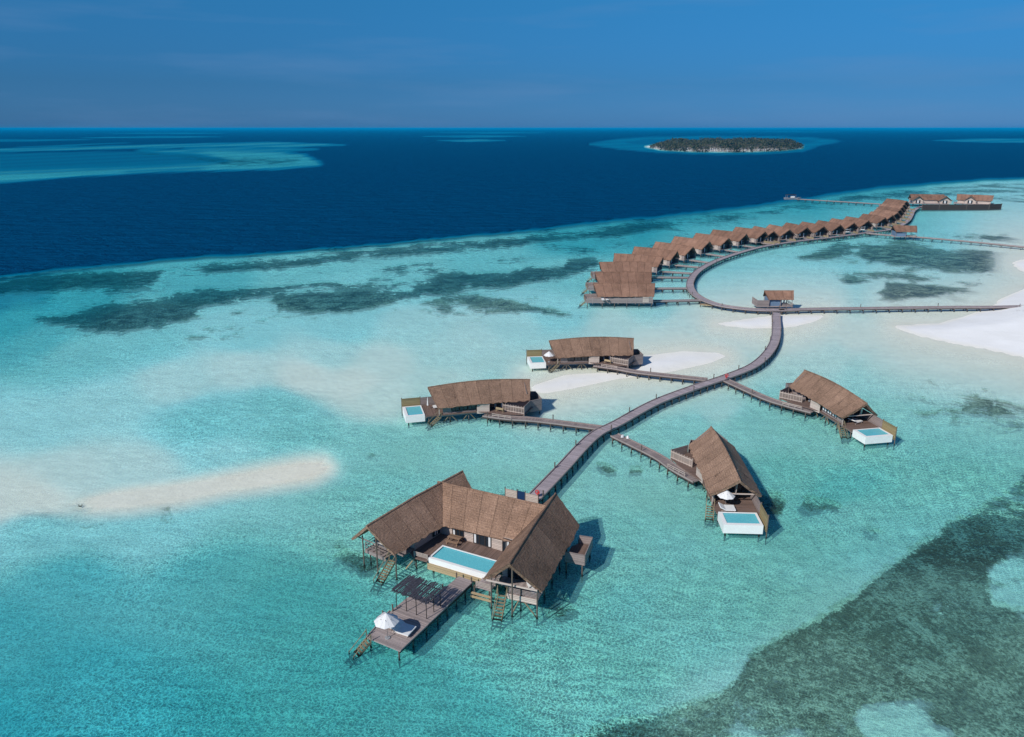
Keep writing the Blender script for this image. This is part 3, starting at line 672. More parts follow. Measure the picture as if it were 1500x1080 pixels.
# ------------------------------------------------------------------ the four pool villas
def pool_villa():
    r = thing('pool_villa', '', 'villa', (0, 0, 0))
    f = MB(); f.prism([(-2.25, -2.6), (-2.25, 2.9), (7.0, 2.95), (12.0, 5.4), (14.9, 6.4), (17.6, 3.0), (17.6, -2.6)], 1.5, 1.66, math.pi / 2); f.build('deck', M['deck_dark'], r)
    b = MB()
    for y in (-2.45, 0, 2.6): b.box(-2.2, 17.4, y - .08, y + .08, 1.2, 1.49)
    b.build('floor_beams', M['grey'], r)
    n = 10
    ridge = [(-1.3 + 19 * i / n, 0, 6.0 + .55 * math.sin(math.pi * i / n) - .1 * i / n) for i in range(n + 1)]
    eL = [(0 + 16.7 * i / n, 3.5, 3.1 + .15 * math.sin(math.pi * i / n)) for i in range(n + 1)]; eR = [(x, -y, z) for x, y, z in eL]
    thatch_roof('roof', ridge, eL, eR, r, mid=.12)
    for xa, xb in ((.9, 2.4), (12.2, 16.6)): w_ = MB(); w_.wall((xa, 2.6), (xb, 2.6), 1.66, 3.5); w_.build('wall', M['grey'], r)
    w_ = MB(); w_.wall((2.4, 2.55), (6.9, 2.55), 1.66, 2.0); w_.wall((2.4, 2.55), (6.9, 2.55), 3.15, 3.5); w_.build('wall', M['grey'], r)
    w_ = MB(); w_.wall((3.2, -2.6), (16.6, -2.6), 1.66, 3.5); w_.wall((16.6, -2.6), (16.6, 2.6), 1.66, 3.5); w_.build('wall', M['grey'], r)
    w_ = MB(); w_.prism([(3.2, -2.5), (3.3, -2.5), (3.3, 2.5), (3.2, 2.5)], 1.66, 3.5)
    for yy in range(-22, 22, 2):
        y = yy / 10; w_.box(3.2, 3.3, y, y + .2, 3.5, min(5.6, 3.45 + (3.4 - max(abs(y), abs(y + .2))) * .78))
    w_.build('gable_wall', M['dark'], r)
    w_ = MB()
    for yy in range(-24, 24, 2):
        y = yy / 10; w_.box(16.4, 16.5, y, y + .2, 3.5, min(5.6, 3.4 + (3.4 - max(abs(y), abs(y + .2))) * .78))
    w_.build('gable_wall', M['grey'], r)
    window(r, (3.19, -1.6), (3.19, 1.6), 1.72, 3.6, .05, 3, None, name='glass_door')
    for x in (2.5, 4.0, 5.5): window(r, (x + 1.35, 2.55), (x, 2.55), 2.02, 3.12, -.06, 2)
    w_ = MB(); w_.wall((7.0, 2.98), (9.2, 3.5), 1.3, 3.35, .08, 3.1); w_.build('angled_wall', M['pale'], r)
    w_ = MB(); w_.wall((9.0, 2.0), (12.2, 2.0), 1.66, 3.5); w_.build('wall', M['dark'], r)
    window(r, (12.0, 2.05), (9.2, 2.05), 1.7, 3.3, -.07, 4, [(.0, .12), (.45, .55)], name='glass_door')
    for x, y in ((.2, 3.0), (.2, -3.0)):
        p = MB(); p.bar((x, y, 1.6), (x, y, 3.2), .14); p.build('post', M['pale'], r)
    p = MB(); p.bar((2.6, -.6, 1.66), (2.6, -.6, 5.7), .16); p.build('post', M['pale'], r)
    p = MB(); p.bar((.1, -3.0, 3.3), (.1, 3.0, 3.3), .12, .16); p.bar((.1, 0, 3.3), (-.4, 0, 5.9), .12); p.build('tie_beam', M['pale'], r)
    for y in (-1, 1):
        p = MB()
        for k in range(3): x = -.6 + 0.2 * k; 
        p.bar((-.55, y * .1, 5.5), (.3, y * 3.3, 2.95), .08, .1); p.build('barge_rafter', M['grey'], r)
    pool_shell(r, -5.7, -2.3, -2.3, 2.7, .62, 1.85, .35, 1.74, (.5, .22, .3, .5))
    s = MB(); s.wall((-5.75, -2.68), (-2.4, -2.68), .95, 3.25, .08); s.build('reed_screen', M['olive'], r)
    s = MB(); s.wall((-2.35, -2.68), (3.1, -2.68), 1.2, 3.2, .08); s.build('timber_screen', M['grey'], r)
    for x in (-5.75, -2.38, .3):
        p = MB(); p.bar((x, -2.78, -1.5), (x, -2.78, 3.4), .15, .15, 7); p.build('screen_post', M['pile'], r)
    stairs(r, (.3, 3.2, 1.6), (-2.3, 3.75, -.5), .95)
    # bathing court at the far end
    s = MB(); s.wall((16.75, 3.4), (19.2, 2.6), .7, 3.0); s.wall((19.2, 2.6), (19.2, -1.6), .7, 2.9); s.wall((16.75, -2.2), (19.2, -1.6), .7, 2.9); s.build('court_wall', M['grey'], r)
    s = MB(); s.prism([(16.7, -2.1), (19.1, -1.5), (19.1, 2.5), (16.7, 3.2)], 1.0, 1.16); s.build('court_deck', M['deck_dark'], r)
    # entry court with slatted fences
    s = MB(); q0, q1 = Vector((11.6, 3.7)), Vector((14.8, 6.35))
    for k in range(26): q = q0.lerp(q1, (k + .5) / 26); s.bar((q.x, q.y, 1.7), (q.x, q.y, 2.95), .105, .04)
    for z in (1.85, 2.8): s.bar((11.6, 3.76, z), (14.8, 6.41, z), .05, .1)
    for k in range(9):
        q = Vector((11.6, 3.7)).lerp(Vector((14.8, 6.35)), k / 8); s.bar((q.x, q.y, 1.4), (q.x, q.y, 3.1), .1)
    s.build('entry_fence', M['pale'], r)
    s = MB(); s.wall((14.85, 6.3), (16.75, 3.5), 1.5, 3.1, .06); s.bar((14.85, 6.3, .6), (14.85, 6.3, 3.2), .12); s.build('entry_fence', M['grey'], r)
    railing(r, (9.3, 5.15), (12.2, 7.2), 1.22, .7, 2, 'pale')
    for x in (-1.6, 2.2, 5.6, 9.0, 12.4, 15.8):
        for y in (-2.4, 2.5):
            pile(r, x, y, 1.5, .2)
    for x, y in ((11.2, 4.6), (13.3, 5.5), (14.7, 6.1), (18.9, -1.3), (18.9, 2.3), (-5.2, -2.0), (-5.2, 2.3)):
        pile(r, x, y, 1.4 if x > 0 else .5, .2)
    for x in (2.2, 5.6, 9.0, 12.4):
        br = MB(); br.bar((x, 2.62, 1.45), (x + 1.3, 2.62, .05), .1); br.bar((x, 2.55, 1.45), (x - 1.2, 2.55, .05), .1); br.build('brace', M['stair'], r)
    return r
VG = 'thatched pool villas around the near walkway'
pv = pool_villa()
VIL = [((30, 90.7), 87, 1, 'thatched villa at right foreground with one roof side in shade and an open parasol'),
       ((59.4, 119.6), 101, 1, 'thatched villa farthest right, long lit roof and white plunge pool at its right tip'),
       ((-13.8, 126.85), 14.4, -1, 'bow-roofed thatched villa left of the main boardwalk with a folded parasol'),
       ((9.3, 157.5), 7, -1, 'thatched villa beside the small sandbank, bowed roof and white plunge pool at its left end')]
def vloc(i, x, y, z=0):
    (ox, oy), a, m_, _ = VIL[i]; c, s = math.cos(rad(a)), math.sin(rad(a)); y = y * m_
    return Vector((ox + c * x - s * y, oy + s * x + c * y, z))
for i, ((ox, oy), a, m_, lab) in enumerate(VIL):
    o = pv if i == 0 else copy_tree(pv)
    o.location = (ox, oy, 0); o.rotation_euler = (0, 0, rad(a)); o.scale = (1, m_, 1); tag(o, lab, 'villa', VG)
    if i == 1:
        for x in (2.5, 4.0, 5.5):
            for d_ in (.15, .8):
                c = MB(); c.wall((x + d_, 2.60), (x + d_ + .42, 2.60), 2.06, 2.95, .02); c.build('curtain', M['curtain'], o)
W3, W4, W2, W1 = [rad(v[1]) for v in VIL]
umbrella('open white parasol on the dark deck of the shaded villa at right foreground', vloc(0, -.3, 1.35, 1.66))
umbrella('open white parasol at the left end of the villa beside the sandbank', vloc(3, -1.5, 1.6, 1.66))
c = thing('closed_parasol', 'folded white parasol standing upright by the villa pool left of the walkway', 'parasol', vloc(2, -1.3, -.6, 1.66), 0, 'white parasols')
a = MB(); a.bar((0, 0, 0), (0, 0, .9), .06, .06, 6); a.build('pole', M['grey'], c); a = MB(); a.bar((0, 0, .7), (0, 0, 2.2), .34, .34, 8, .25); a.build('canopy', M['cloth'], c)
lounger('wide white lounger between the parasol and pool of the shaded villa', vloc(0, -1.45, 1.35, 1.66), W3 + math.pi / 2, wd=.72)
lounger('white draped daybed under the gable of the farthest right villa', vloc(1, .9, .1, 1.66), W4 + math.pi * .6, wd=.75)
lounger('white lounger peeping out under the roof tip of the villa left of the walkway', vloc(2, .6, -.6, 1.66), W2, wd=.6)
bench('tan timber bench on the entry deck of the villa left of the walkway', vloc(2, 11.0, 4.1, 1.66), W2 + math.pi * 1.0 - rad(42), 'tan benches at villa entries')
bench('tan timber bench on the entry deck of the villa beside the sandbank', vloc(3, 11.0, 4.1, 1.66), W1 + math.pi * 1.0 - rad(42), 'tan benches at villa entries')

# ------------------------------------------------------------------ the large residence
D2 = lambda a: Vector((math.cos(rad(a)), math.sin(rad(a))))
H = thing('residence', 'large U-shaped thatched residence in the foreground around a long turquoise pool', 'villa', (0, 0, 0))
ZE, ZR = 3.35, 6.6
def P3(p, z): return (p[0], p[1], z)
# roofs
thatch_roof('roof', [P3((-16.75, 76.75), ZR - .15), P3((-12, 83.4), ZR + .15), P3((-6.55, 91.0), ZR)], [P3((-19.2, 79.2), ZE), P3((-9.4, 92.8), ZE)], [P3((-13.45, 75.55), ZE), P3((-4.3, 88.0), ZE)], H)
thatch_roof('roof', [P3((-9.6, 87.85), ZR - .02), P3((4.1, 81.3), ZR - .02)], [P3((-7.6, 92.0), ZE), P3((6.0, 85.6), ZE)], [P3((-9.3, 82.65), ZE), P3((2.0, 77.5), ZE)], H)
thatch_roof('roof', [P3((-.3, 68.65), ZR), P3((2.6, 76.8), ZR + .15), P3((5.45, 84.6), ZR)], [P3((-3.15, 70.75), ZE), P3((2.2, 84.6), ZE)], [P3((3.2, 68.35), ZE), P3((8.4, 82.3), ZE)], H)
# floors
dk = MB(); dk.prism([(-8.3, 80.1), (-11.6, 82.0), (-9.6, 84.8), (-6.5, 84.6), (1.2, 80.6), (-1.9, 73.8), (-3.2, 74.1), (-3.2, 77.6)], 1.45, 1.62, rad(63)); dk.build('deck', M['deck_dark'], H)
dk = MB(); dk.prism([(-10.0, 77.0), (-11.7, 77.9), (-12.7, 79.8), (-11.6, 82.0), (-8.35, 80.1)], 1.45, 1.60, rad(63)); dk.build('deck', M['deck_dark'], H)
lf = lambda s, t: (lambda a, b: (-16.33 + a[0] * s + b[0] * t, 77.37 + a[1] * s + b[1] * t))(D2(55), D2(145))   # left wing: s inwards, t to the left
rf = lambda s, t: (lambda a, b: (.05 + a[0] * s + b[0] * t, 69.55 + a[1] * s + b[1] * t))(D2(70), D2(160))
dk = MB(); dk.prism([lf(.9, -1.2), lf(.9, 2.2), lf(16.5, 2.4), lf(16.5, -2.6), lf(2.4, -2.5), lf(2.4, -1.2)], 1.66, 1.82, rad(55)); dk.build('deck', M['grey'], H)
dk = MB(); dk.prism([rf(.5, -2.7), rf(.5, .8), rf(2.0, .8), rf(2.0, 2.4), rf(15.6, 2.4), rf(15.6, -2.7)], 1.66, 1.82, rad(70)); dk.build('deck', M['deck'], H)
# walls
def walls(F, s0, s1, t0, t1, zt, m):
    c = [F(s0, t0), F(s1, t0), F(s1, t1), F(s0, t1)]
    for i in range(4): w_ = MB(); w_.wall(c[i], c[(i + 1) % 4], 1.62, zt); w_.build('wall', M[m], H)
walls(lf, 4.4, 16.0, -2.55, 2.5, 3.9, 'pale'); walls(rf, 3.6, 15.2, -2.6, 2.5, 3.9, 'pale')
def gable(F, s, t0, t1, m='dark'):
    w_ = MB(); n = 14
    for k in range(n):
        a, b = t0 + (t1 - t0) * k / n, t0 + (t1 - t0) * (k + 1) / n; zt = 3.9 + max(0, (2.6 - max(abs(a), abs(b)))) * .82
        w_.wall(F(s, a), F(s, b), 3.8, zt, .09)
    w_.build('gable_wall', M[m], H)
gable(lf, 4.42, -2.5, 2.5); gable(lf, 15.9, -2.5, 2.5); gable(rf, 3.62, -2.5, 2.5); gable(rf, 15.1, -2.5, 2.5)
mw0, mw1 = Vector((-9.0, 83.55)), Vector((.9, 78.15))
w_ = MB(); w_.wall(mw0, mw1, 1.62, 3.55); w_.build('wall', M['pale'], H)
w_ = MB(); w_.wall((-7.4, 90.6), (4.6, 84.6), 1.62, 3.9); w_.build('wall', M['grey'], H)
mwp = lambda k: mw0.lerp(mw1, k)
def door(k0, k1, cur, bays): window(H, mwp(k1), mwp(k0), 1.66, 3.45, .1, bays, cur, name='glass_door')
door(.17, .31, [(.8, .95)], 3); door(.44, .655, [(.0, .14), (.86, 1.0)], 3); door(.80, .95, [(.50, .72)], 3)
window(H, lf(7.6, -2.6), lf(8.9, -2.6), 1.9, 3.4, -.1, 2, [(.3, .7)]); window(H, lf(11.5, -2.6), lf(14.0, -2.6), 1.7, 3.4, -.1, 3, [(0, .15)], name='glass_door')
window(H, lf(4.36, -1.8), lf(4.36, 1.8), 1.86, 3.6, .08, 3, name='glass_door'); window(H, rf(3.56, -1.8), rf(3.56, 1.8), 1.86, 3.6, .08, 3, name='glass_door')
window(H, rf(6, 2.55), rf(9, 2.55), 1.7, 3.4, .1, 3, name='glass_door')
# gable posts, tie beams
def post(x, y, z0, z1, r=.17, m='pile'): p = MB(); p.bar((x, y, z0), (x, y, z1), r, r, 8); p.bar((x, y, -.3), (x, y, .1), r * 1.8, r * 1.8, 8, .8); return p.build('post', M[m], H)
for x, y, z in ((.02, 68.75, 6.3), (2.68, 68.4, 3.6), (-2.24, 70.2, 3.95), (-17.7, 78.55, 4.1), (-15.8, 77.0, 5.9), (-13.4, 75.7, 3.4)): post(x, y, -1.8, z)
for x, y, z in ((.96, 69.8, 2.75), (-17.02, 79.2, 1.8)): post(x, y, -1.8, z, .15)
p = MB(); p.bar(P3(rf(-.3, -2.9), 3.55), P3(rf(-.3, 2.9), 3.55), .12, .18); p.build('tie_beam', M['pale'], H)
p = MB(); p.bar(P3(lf(.3, -2.9), 3.6), P3(lf(.3, 2.9), 3.6), .1, .1); p.build('tie_beam', M['grey'], H)
for F, s in ((lf, -.35), (rf, -.55)):
    for t in (-1, 1):
        p = MB(); p.bar(P3(F(s + .25, 0), 6.2), P3(F(s + .6, 3.3 * t), 3.15), .08, .12); p.build('barge_rafter', M['grey'], H)
# long pool with timber skirt
pe1, pe2 = D2(-27.2), D2(63); po = Vector((-9.85, 77.3))
pr_ = bpy.data.objects.new('long_pool', None); link_o(pr_, H); pr_.location = (po.x, po.y, 0); pr_.rotation_euler = (0, 0, rad(-27.2))
pool_shell(pr_, 0, 7.9, 0, 3.15, 1.25, 1.93, .2, 1.80, (.22, .22, .38, .16))
sk = MB()
for k in range(5): sk.box(-.1, 8.0, -.10, -.02, .40 + k * .17, .56 + k * .17)
for k in range(5): sk.box(-.1, -.02, -.02, 3.1, .40 + k * .17, .56 + k * .17)
sk.build('timber_skirt', M['tan'], pr_)
sk = MB(); sk.box(0, 7.9, 0, 3.15, .5, 1.24); sk.build('pool_base', M['tan'], pr_)
railing(H, (-11.6, 78.05), (-9.95, 77.25), 1.6, .75, 4, 'pale')
# landing between pool, pier and right wing with its low railings
dk = MB(); dk.prism([(-4.0, 72.2), (-2.3, 71.4), (-1.2, 74.4), (-3.0, 74.9)], 1.3, 1.44, rad(60)); dk.build('landing', M['deck'], H)
railing(H, (-4.0, 72.1), (-2.35, 71.3), 1.44, .8, 4, 'pale'); railing(H, (-2.3, 71.3), (-1.5, 73.4), 1.44, .8, 3, 'pale')
b_ = MB(); b_.bar((-4.6, 71.7, .55), (-2.3, 70.7, .55), .16, .2); b_.bar((-4.5, 71.9, .85), (-2.2, 70.9, .85), .3, .1); b_.build('landing_step', M['tan'], H)
# front terraces
railing(H, rf(.55, .6), rf(.55, -2.65), 1.82, .8, 4, 'grey'); railing(H, rf(.6, -2.7), rf(3.4, -2.7), 1.82, .8, 3, 'grey')
fa = MB(); fa.wall(rf(.42, .8), rf(.42, -2.75), 1.25, 1.9, .07); fa.build('fascia', M['pale'], H)
railing(H, lf(.95, -.2), lf(.95, 2.2), 1.82, .85, 2, 'grey'); railing(H, lf(1.0, 2.25), lf(4.2, 2.25), 1.82, .85, 2, 'grey')
fa = MB(); fa.wall(lf(.86, -1.2), lf(.86, 2.25), 1.35, 1.86, .07); fa.build('fascia', M['grey'], H)
stairs(H, P3(rf(.5, 1.35), 1.8), (-1.75, 67.3, -.6), .95); stairs(H, P3(lf(1.3, -1.9), 1.8), (-15.85, 74.1, -.6), .95)
# rear right terrace behind a solid parapet
tq = [(6.2, 77.2), (8.45, 76.35), (9.75, 80.35), (8.2, 80.8), (7.2, 80.0)]
dk = MB(); dk.prism(tq, 1.62, 1.78, rad(70)); dk.build('terrace', M['deck_dark'], H)
for a_, b_ in ((0, 1), (1, 2), (2, 3)):
    s = MB(); s.wall(tq[a_], tq[b_], 1.45, 2.85, .09); s.build('parapet', M['grey'], H)
# entry screen
# braces and piles
for F, ss in ((lf, (4.5, 7.5, 10.5, 13.5)), (rf, (3.8, 6.8, 9.8, 12.8))):
    for s in ss:
        for t in (-2.4, 2.2): x, y = F(s, t); pile(H, x, y, 1.66, .2)
for x, y in ((-8.9, 79.6), (-5.6, 79.2), (-2.6, 77.0), (-11.4, 78.1), (-11.5, 80.9), (8.2, 76.4), (9.5, 80.6), (6.4, 77.2), (-4.2, 72.5), (-2.5, 71.6), (-9.3, 77.3), (-6.3, 75.8), (-3.7, 74.4), (-7, 88), (-2, 86), (2, 84), (8.3, 82.3)): pile(H, x, y, 1.4, .19)
br = MB(); br.bar((1.0, 69.8, 1.6), (2.6, 68.5, .1), .1); br.bar((0.9, 69.9, 1.6), (.05, 69, .3), .09); br.build('brace', M['stair'], H)
br = MB(); br.bar((-11.45, 78.1, 1.5), (-12.6, 77.6, .2), .1); br.build('brace', M['tan'], H)

G = thing('entry_screen', 'bleached timber screen with a dark blue panel where the walkway meets the large residence', 'fence', (-.9, 93.6, 0)); gd = D2(-25.5)
gp = lambda s: (gd.x * s, gd.y * s)
for s0, s1, m_ in ((0, 1.75, 'pale'), (1.82, 2.95, 'navy'), (3.02, 4.9, 'pale')):
    s = MB()
    if m_ == 'pale':
        for k in range(6): s.wall(gp(s0), gp(s1), 1.1 + k * .27, 1.33 + k * .27, .05)
    else: s.wall(gp(s0), gp(s1), 1.15, 2.75, .06)
    s.build('screen_panel' if m_ == 'pale' else 'blue_panel', M[m_], G)
for s0 in (-.05, 1.79, 2.99, 4.95):
    s = MB(); x, y = gp(s0); s.bar((x, y, -1.5), (x, y, 2.95), .13, .13, 7); s.build('post', M['pile'], G)

# picnic table on the deck
T = thing('picnic_table', 'timber table with its bench on the deck behind the long pool', 'table', (-7.15, 80.95, 1.62), rad(-27))
s = MB(); s.box(-.85, .85, -.1, .75, .70, .76); s.build('table_top', M['teak'], T); s = MB(); s.box(-.85, .85, -.62, -.28, .42, .47); s.build('bench', M['teak'], T); s = MB(); s.box(-.85, .85, .9, 1.2, .42, .47); s.build('bench', M['teak'], T)
for x in (-.7, .7):
    s = MB(); s.bar((x, -.55, 0), (x, .2, .7), .08); s.bar((x, 1.15, 0), (x, .4, .7), .08); s.bar((x, -.55, .38), (x, 1.15, .38), .07); s.build('leg', M['teak'], T)
lounger('white lounger on the terrace under the left wing gable', P3(lf(2.4, .9), 1.82), rad(150)); lounger('white lounger under the right wing gable behind the ladder', P3(rf(2.0, -1.6), 1.82), rad(110))

# ------------------------------------------------------------------ swimming pier with pergola
PR = thing('pier', 'weathered grey bathing pier leading from the large residence', 'pier', (-10.95, 61.6, 0), rad(60.5))
s = MB(); s.prism([(0, 0), (0, 4.15), (4.6, 4.85), (4.6, .0)], 1.12, 1.25, rad(90)); s.build('platform', M['deck'], PR)
s = MB(); s.prism([(4.68, .05), (4.68, 4.8), (8.4, 4.7), (8.4, .05)], 1.12, 1.26, rad(90)); s.build('platform', M['deck'], PR)
s = MB(); s.prism([(8.42, .1), (8.42, 2.3), (13.6, 2.1), (13.6, .1)], 1.14, 1.27, rad(90)); s.build('gangway', M['deck'], PR)
s = MB(); s.box(.05, 13.4, .12, .26, .82, 1.11); s.box(.05, 8.3, 3.9, 4.04, .82, 1.11); s.build('bearer', M['dark'], PR)
s = MB(); s.bar((0, -.02, 1.31), (4.6, -.02, 1.31), .1); s.bar((0, 4.2, 1.31), (4.6, 4.9, 1.31), .1); s.build('kerb', M['grey'], PR)
for x, y, z in ((.1, .25, 1.12), (.15, 3.9, 1.12), (2.3, .2, 1.12), (2.4, 4.3, 1.12), (4.6, .2, 1.12), (4.7, 4.6, 2.1), (6.6, .2, 1.12), (8.3, .15, 1.12), (8.3, 4.5, 1.12), (8.5, 2.3, 1.9), (10.2, .2, 1.12), (10.6, 2.25, 1.9), (12, .2, 1.12), (13.3, 2.2, 1.85), (13.3, .2, 1.9), (3.2, 4.7, 2.2)): pile(PR, x, y, z, .17)
stairs(PR, (-.05, 3.9, 1.2), (-2.3, 4.9, -.7), .9)
PG = thing('pergola', 'open pergola of dark twig slats standing on the grey pier', 'pergola', (-10.95, 61.6, 1.26), rad(60.5))
for x, y in ((5.4, .7), (5.4, 2.0), (5.4, 3.3), (5.4, 4.6), (7.9, .7), (7.9, 4.5), (6.7, .7)):
    s = MB(); s.bar((x, y, 0), (x, y, 2.0), .09, .09, 7); s.build('post', M['dark'], PG)
s = MB()
for x in (5.4, 6.7, 7.9): s.bar((x, .3, 2.05), (x, 5.0, 2.05), .09)
s.build('beam', M['dark'], PG); s = MB()
for k in range(74):
    y = .3 + k * .0655; s.bar((4.9 + rnd() * .4, y + rnd() * .24 - .12, 2.13 + rnd() * .06), (8.2 + rnd() * .6, y + rnd() * .3 - .15, 2.13 + rnd() * .06), .10, .05, 5)
s.build('slat_roof', M['twig'], PG)
prf = lambda x, y, z=1.26: (lambda a, b: Vector((-10.95 + a.x * x + b.x * y, 61.6 + a.y * x + b.y * y, z)))(D2(60.5), D2(150.5))
umbrella('open white parasol on the grey pier', prf(.95, 2.3), 2.85, 1.28)
lounger('white double lounger in the middle of the grey pier, half in shade', prf(2.55, 1.45), rad(155), wd=.8); lounger('white double lounger partly hidden behind the parasol on the grey pier', prf(2.7, 3.6), rad(153), wd=.75)

# ------------------------------------------------------------------ walkways
J = lambda L_: [at(x, y, 1.2) for x, y in L_]
WG = 'timber walkways standing over the lagoon'
main_pts = [(3.0, 93.6)] + [tuple(p[:2]) for p in J([(820, 690), (868, 640), (905, 620), (960, 590), (1020, 567), (1065, 552), (1105, 535), (1128, 513), (1137, 490), (1137, 458)])]
boardwalk('boardwalk', 'main grey boardwalk sweeping up from the large residence to the small pavilion', main_pts, 2.15, 1.2, WG, 2.3, 4)
ring_pts = J([(1150, 454), (1120, 454), (1088, 452), (1050, 446), (1022, 434), (1011, 420), (1015, 405), (1030, 392), (1060, 378), (1110, 363), (1160, 354.5), (1220, 347.5), (1270, 341), (1300, 337), (1318, 331), (1330, 323), (1335, 315), (1338, 309), (1346, 304), (1356, 302)])
boardwalk('boardwalk', 'long curved boardwalk looping in front of the row of thatched villas', ring_pts, 2.4, 1.2, WG, 3.2, 5)
boardwalk('boardwalk', 'straight boardwalk from the small pavilion to the beach on the right', J([(1142, 454.2), (1200, 452.5), (1300, 451.2), (1400, 450), (1470, 449.6)]) + [(175, 214)], 1.9, 1.2, WG, 3.8, 6, zend=1.0)
boardwalk('boardwalk', 'distant boardwalk running right from the second pavilion out of view', J([(1268, 341.5), (1300, 344.5), (1345, 347.5), (1420, 354), (1500, 362), (1580, 371)]), 2.0, 1.2, WG, 4.0, 6)
def branch(i, pxs, label):
    a0, a1, a2 = vloc(i, 8.2, 3.5), vloc(i, 12.4, 6.2), vloc(i, 16.6, 8.2 if i != 3 else 9.6)
    boardwalk('boardwalk', label, [tuple(a0[:2]), tuple(a1[:2]), tuple(a2[:2])] + [tuple(p[:2]) for p in J(pxs)], 1.7, 1.15, WG, 2.3, 5, m='grey')
branch(0, [(900, 637)], 'branch walkway to the shaded villa at right foreground')
branch(1, [(1064, 557)], 'branch walkway to the farthest right villa')
branch(2, [(884, 627)], 'branch walkway to the villa left of the main boardwalk')
branch(3, [(1036, 556)], 'branch walkway crossing behind the sandbank villa to the main boardwalk')

# things on the walkways
def life_ring(label, p, rz):
    t = thing('life_ring_stand', label, 'life ring', p, rz, 'red life rings on the main boardwalk'); s = MB(); s.bar((0, 0, 0), (0, 0, 1.0), .08, .08, 6); s.build('post', M['grey'], t)
    s = MB(); n = 14
    for i in range(n):
        a0, a1 = 2 * math.pi * i / n, 2 * math.pi * (i + 1) / n
        s.bar((.07, math.cos(a0) * .3, .75 + math.sin(a0) * .3), (.07, math.cos(a1) * .3, .75 + math.sin(a1) * .3), .13, .13, 6)
    s.build('ring', M['red'], t); s = MB(); s.box(-.16, -.04, -.16, .16, .1, .75); s.build('box', M['red'], t)
life_ring('red life ring on its post beside the entry screen of the residence', (at(787.5, 728, 1.2)), rad(240)); life_ring('red life ring where the walkway branches to the farthest right villa', at(1064, 555, 1.2), rad(260))
for k, (px, py, lab) in enumerate(((912, 641, 'pale blue laundry bundle on the branch walkway'), (919.5, 642.5, 'bright white laundry bundle at the railing of the branch walkway'))):
    t = thing('laundry_bundle', lab, 'bundle', at(px, py, 1.2), .5 + k, 'laundry bundles on the branch walkway')
    s = MB(); s.box(-.3, .3, -.22, .22, .02, .06); s.build('tray', M['metal'], t)
    s = MB(); n = 9
    for i in range(n):
        for j in range(5):
            def Q(i, j): th = 2 * math.pi * i / n; ph = math.pi / 2 * j / 5; rr = 1 + .12 * math.sin(3 * th + k + j); return Vector((math.cos(th) * math.cos(ph) * .32 * rr, math.sin(th) * math.cos(ph) * .24 * rr, .06 + math.sin(ph) * .42 * rr))
            s.face([Q(i, j), Q(i + 1, j), Q(i + 1, j + 1), Q(i, j + 1)], [(0, 0)] * 4, True)
    s.build('sack', M['cloth' if k else 'curtain'], t)

# ------------------------------------------------------------------ pavilions
def pavilion(label, p, rz, L=7.2, W=2.6, extra=True, zr=5.3, ze=3.2):
    t = thing('pavilion', label, 'pavilion', p, rz, 'small thatched pavilions on the boardwalk')
    s = MB(); s.prism([(-L / 2 - (3.2 if extra else 1), -W), (L / 2, -W), (L / 2, W), (-L / 2 - (3.2 if extra else 1), W)], 1.05, 1.19, math.pi / 2); s.build('deck', M['deck'], t)
    thatch_roof('roof', [(-L / 2 - .7, 0, zr), (L / 2 + .7, 0, zr)], [(-L / 2, W, ze), (L / 2, W, ze)], [(-L / 2, -W, ze), (L / 2, -W, ze)], t, .2, 'thatch_far')
    for x in (-L / 2 + .3, 0, L / 2 - .3):
        for y in (-W + .4, W - .4):
            s = MB(); s.bar((x, y, 1.15), (x, y, ze + .2), .16, .16, 6); s.build('post', M['grey'], t)
    s = MB(); s.wall((-L / 2 + .4, -W + .7), (.4, -W + .7), 1.2, 3.1, .1); s.wall((-L / 2 + .4, W - .6), (.4, W - .6), 1.2, 3.4, .1); s.wall((-L / 2 + .4, -W + .7), (-L / 2 + .4, W - .6), 1.2, 3.4, .1); s.build('wall', M['shaded_white'], t)
    railing(t, (.6, -W + .1), (L / 2, -W + .1), 1.2, .8, 3, 'pale'); railing(t, (L / 2, -W + .1), (L / 2, W - .1), 1.2, .8, 3, 'pale')
    for x in (-L / 2, 0, L / 2 - .2):
        for y in (-W + .2, W - .2): pile(t, x, y, 1.05, .24)
    if extra:
        s = MB(); s.wall((-L / 2 - 3.1, -W + .1), (-L / 2 + .3, -W + .1), 1.1, 3.0, .08); s.wall((-L / 2 - 3.1, -W + .1), (-L / 2 - 3.1, W - .1), 1.1, 3.0, .08); s.build('side_fence', M['grey'], t)
        s = MB(); s.box(.8, 1.1, .3, .6, 1.2, 3.2); s.box(1.8, 2.1, .3, .6, 1.2, 3.2); s.build('curtain', M['curtain'], t)
    return t
M['shaded_white'] = plain('shaded_white_panel', (.13, .20, .30), .6, .1, 1)  # white wall with its bluish shade painted into the base colour
k0, k1 = at(1124, 440, 2.9), at(1156, 440, 2.9)
pavilion('small thatched pavilion with a fenced side deck where three boardwalks meet', (77.2, 213.6, 0), rad(0))
pavilion('small thatched pavilion on the far boardwalk below the row of villas', (at(1326, 347, 1.0).x, at(1326, 347, 1.0).y + 2, 0), rad(-8), 9.5, 3.6, False, 6.0, 3.4)
s = thing('landing_stage', 'low timber landing stage on the near bend of the curved boardwalk', 'landing stage', tuple(at(1037, 446.5, .6)), rad(-25)); m_ = MB(); m_.box(-2.2, 1.6, -1.0, .6, -.1, .05); m_.build('platform', M['tan'], s)
for x in (-2, 1.4): pile(s, x, -.8, .5, .2, -1.6)

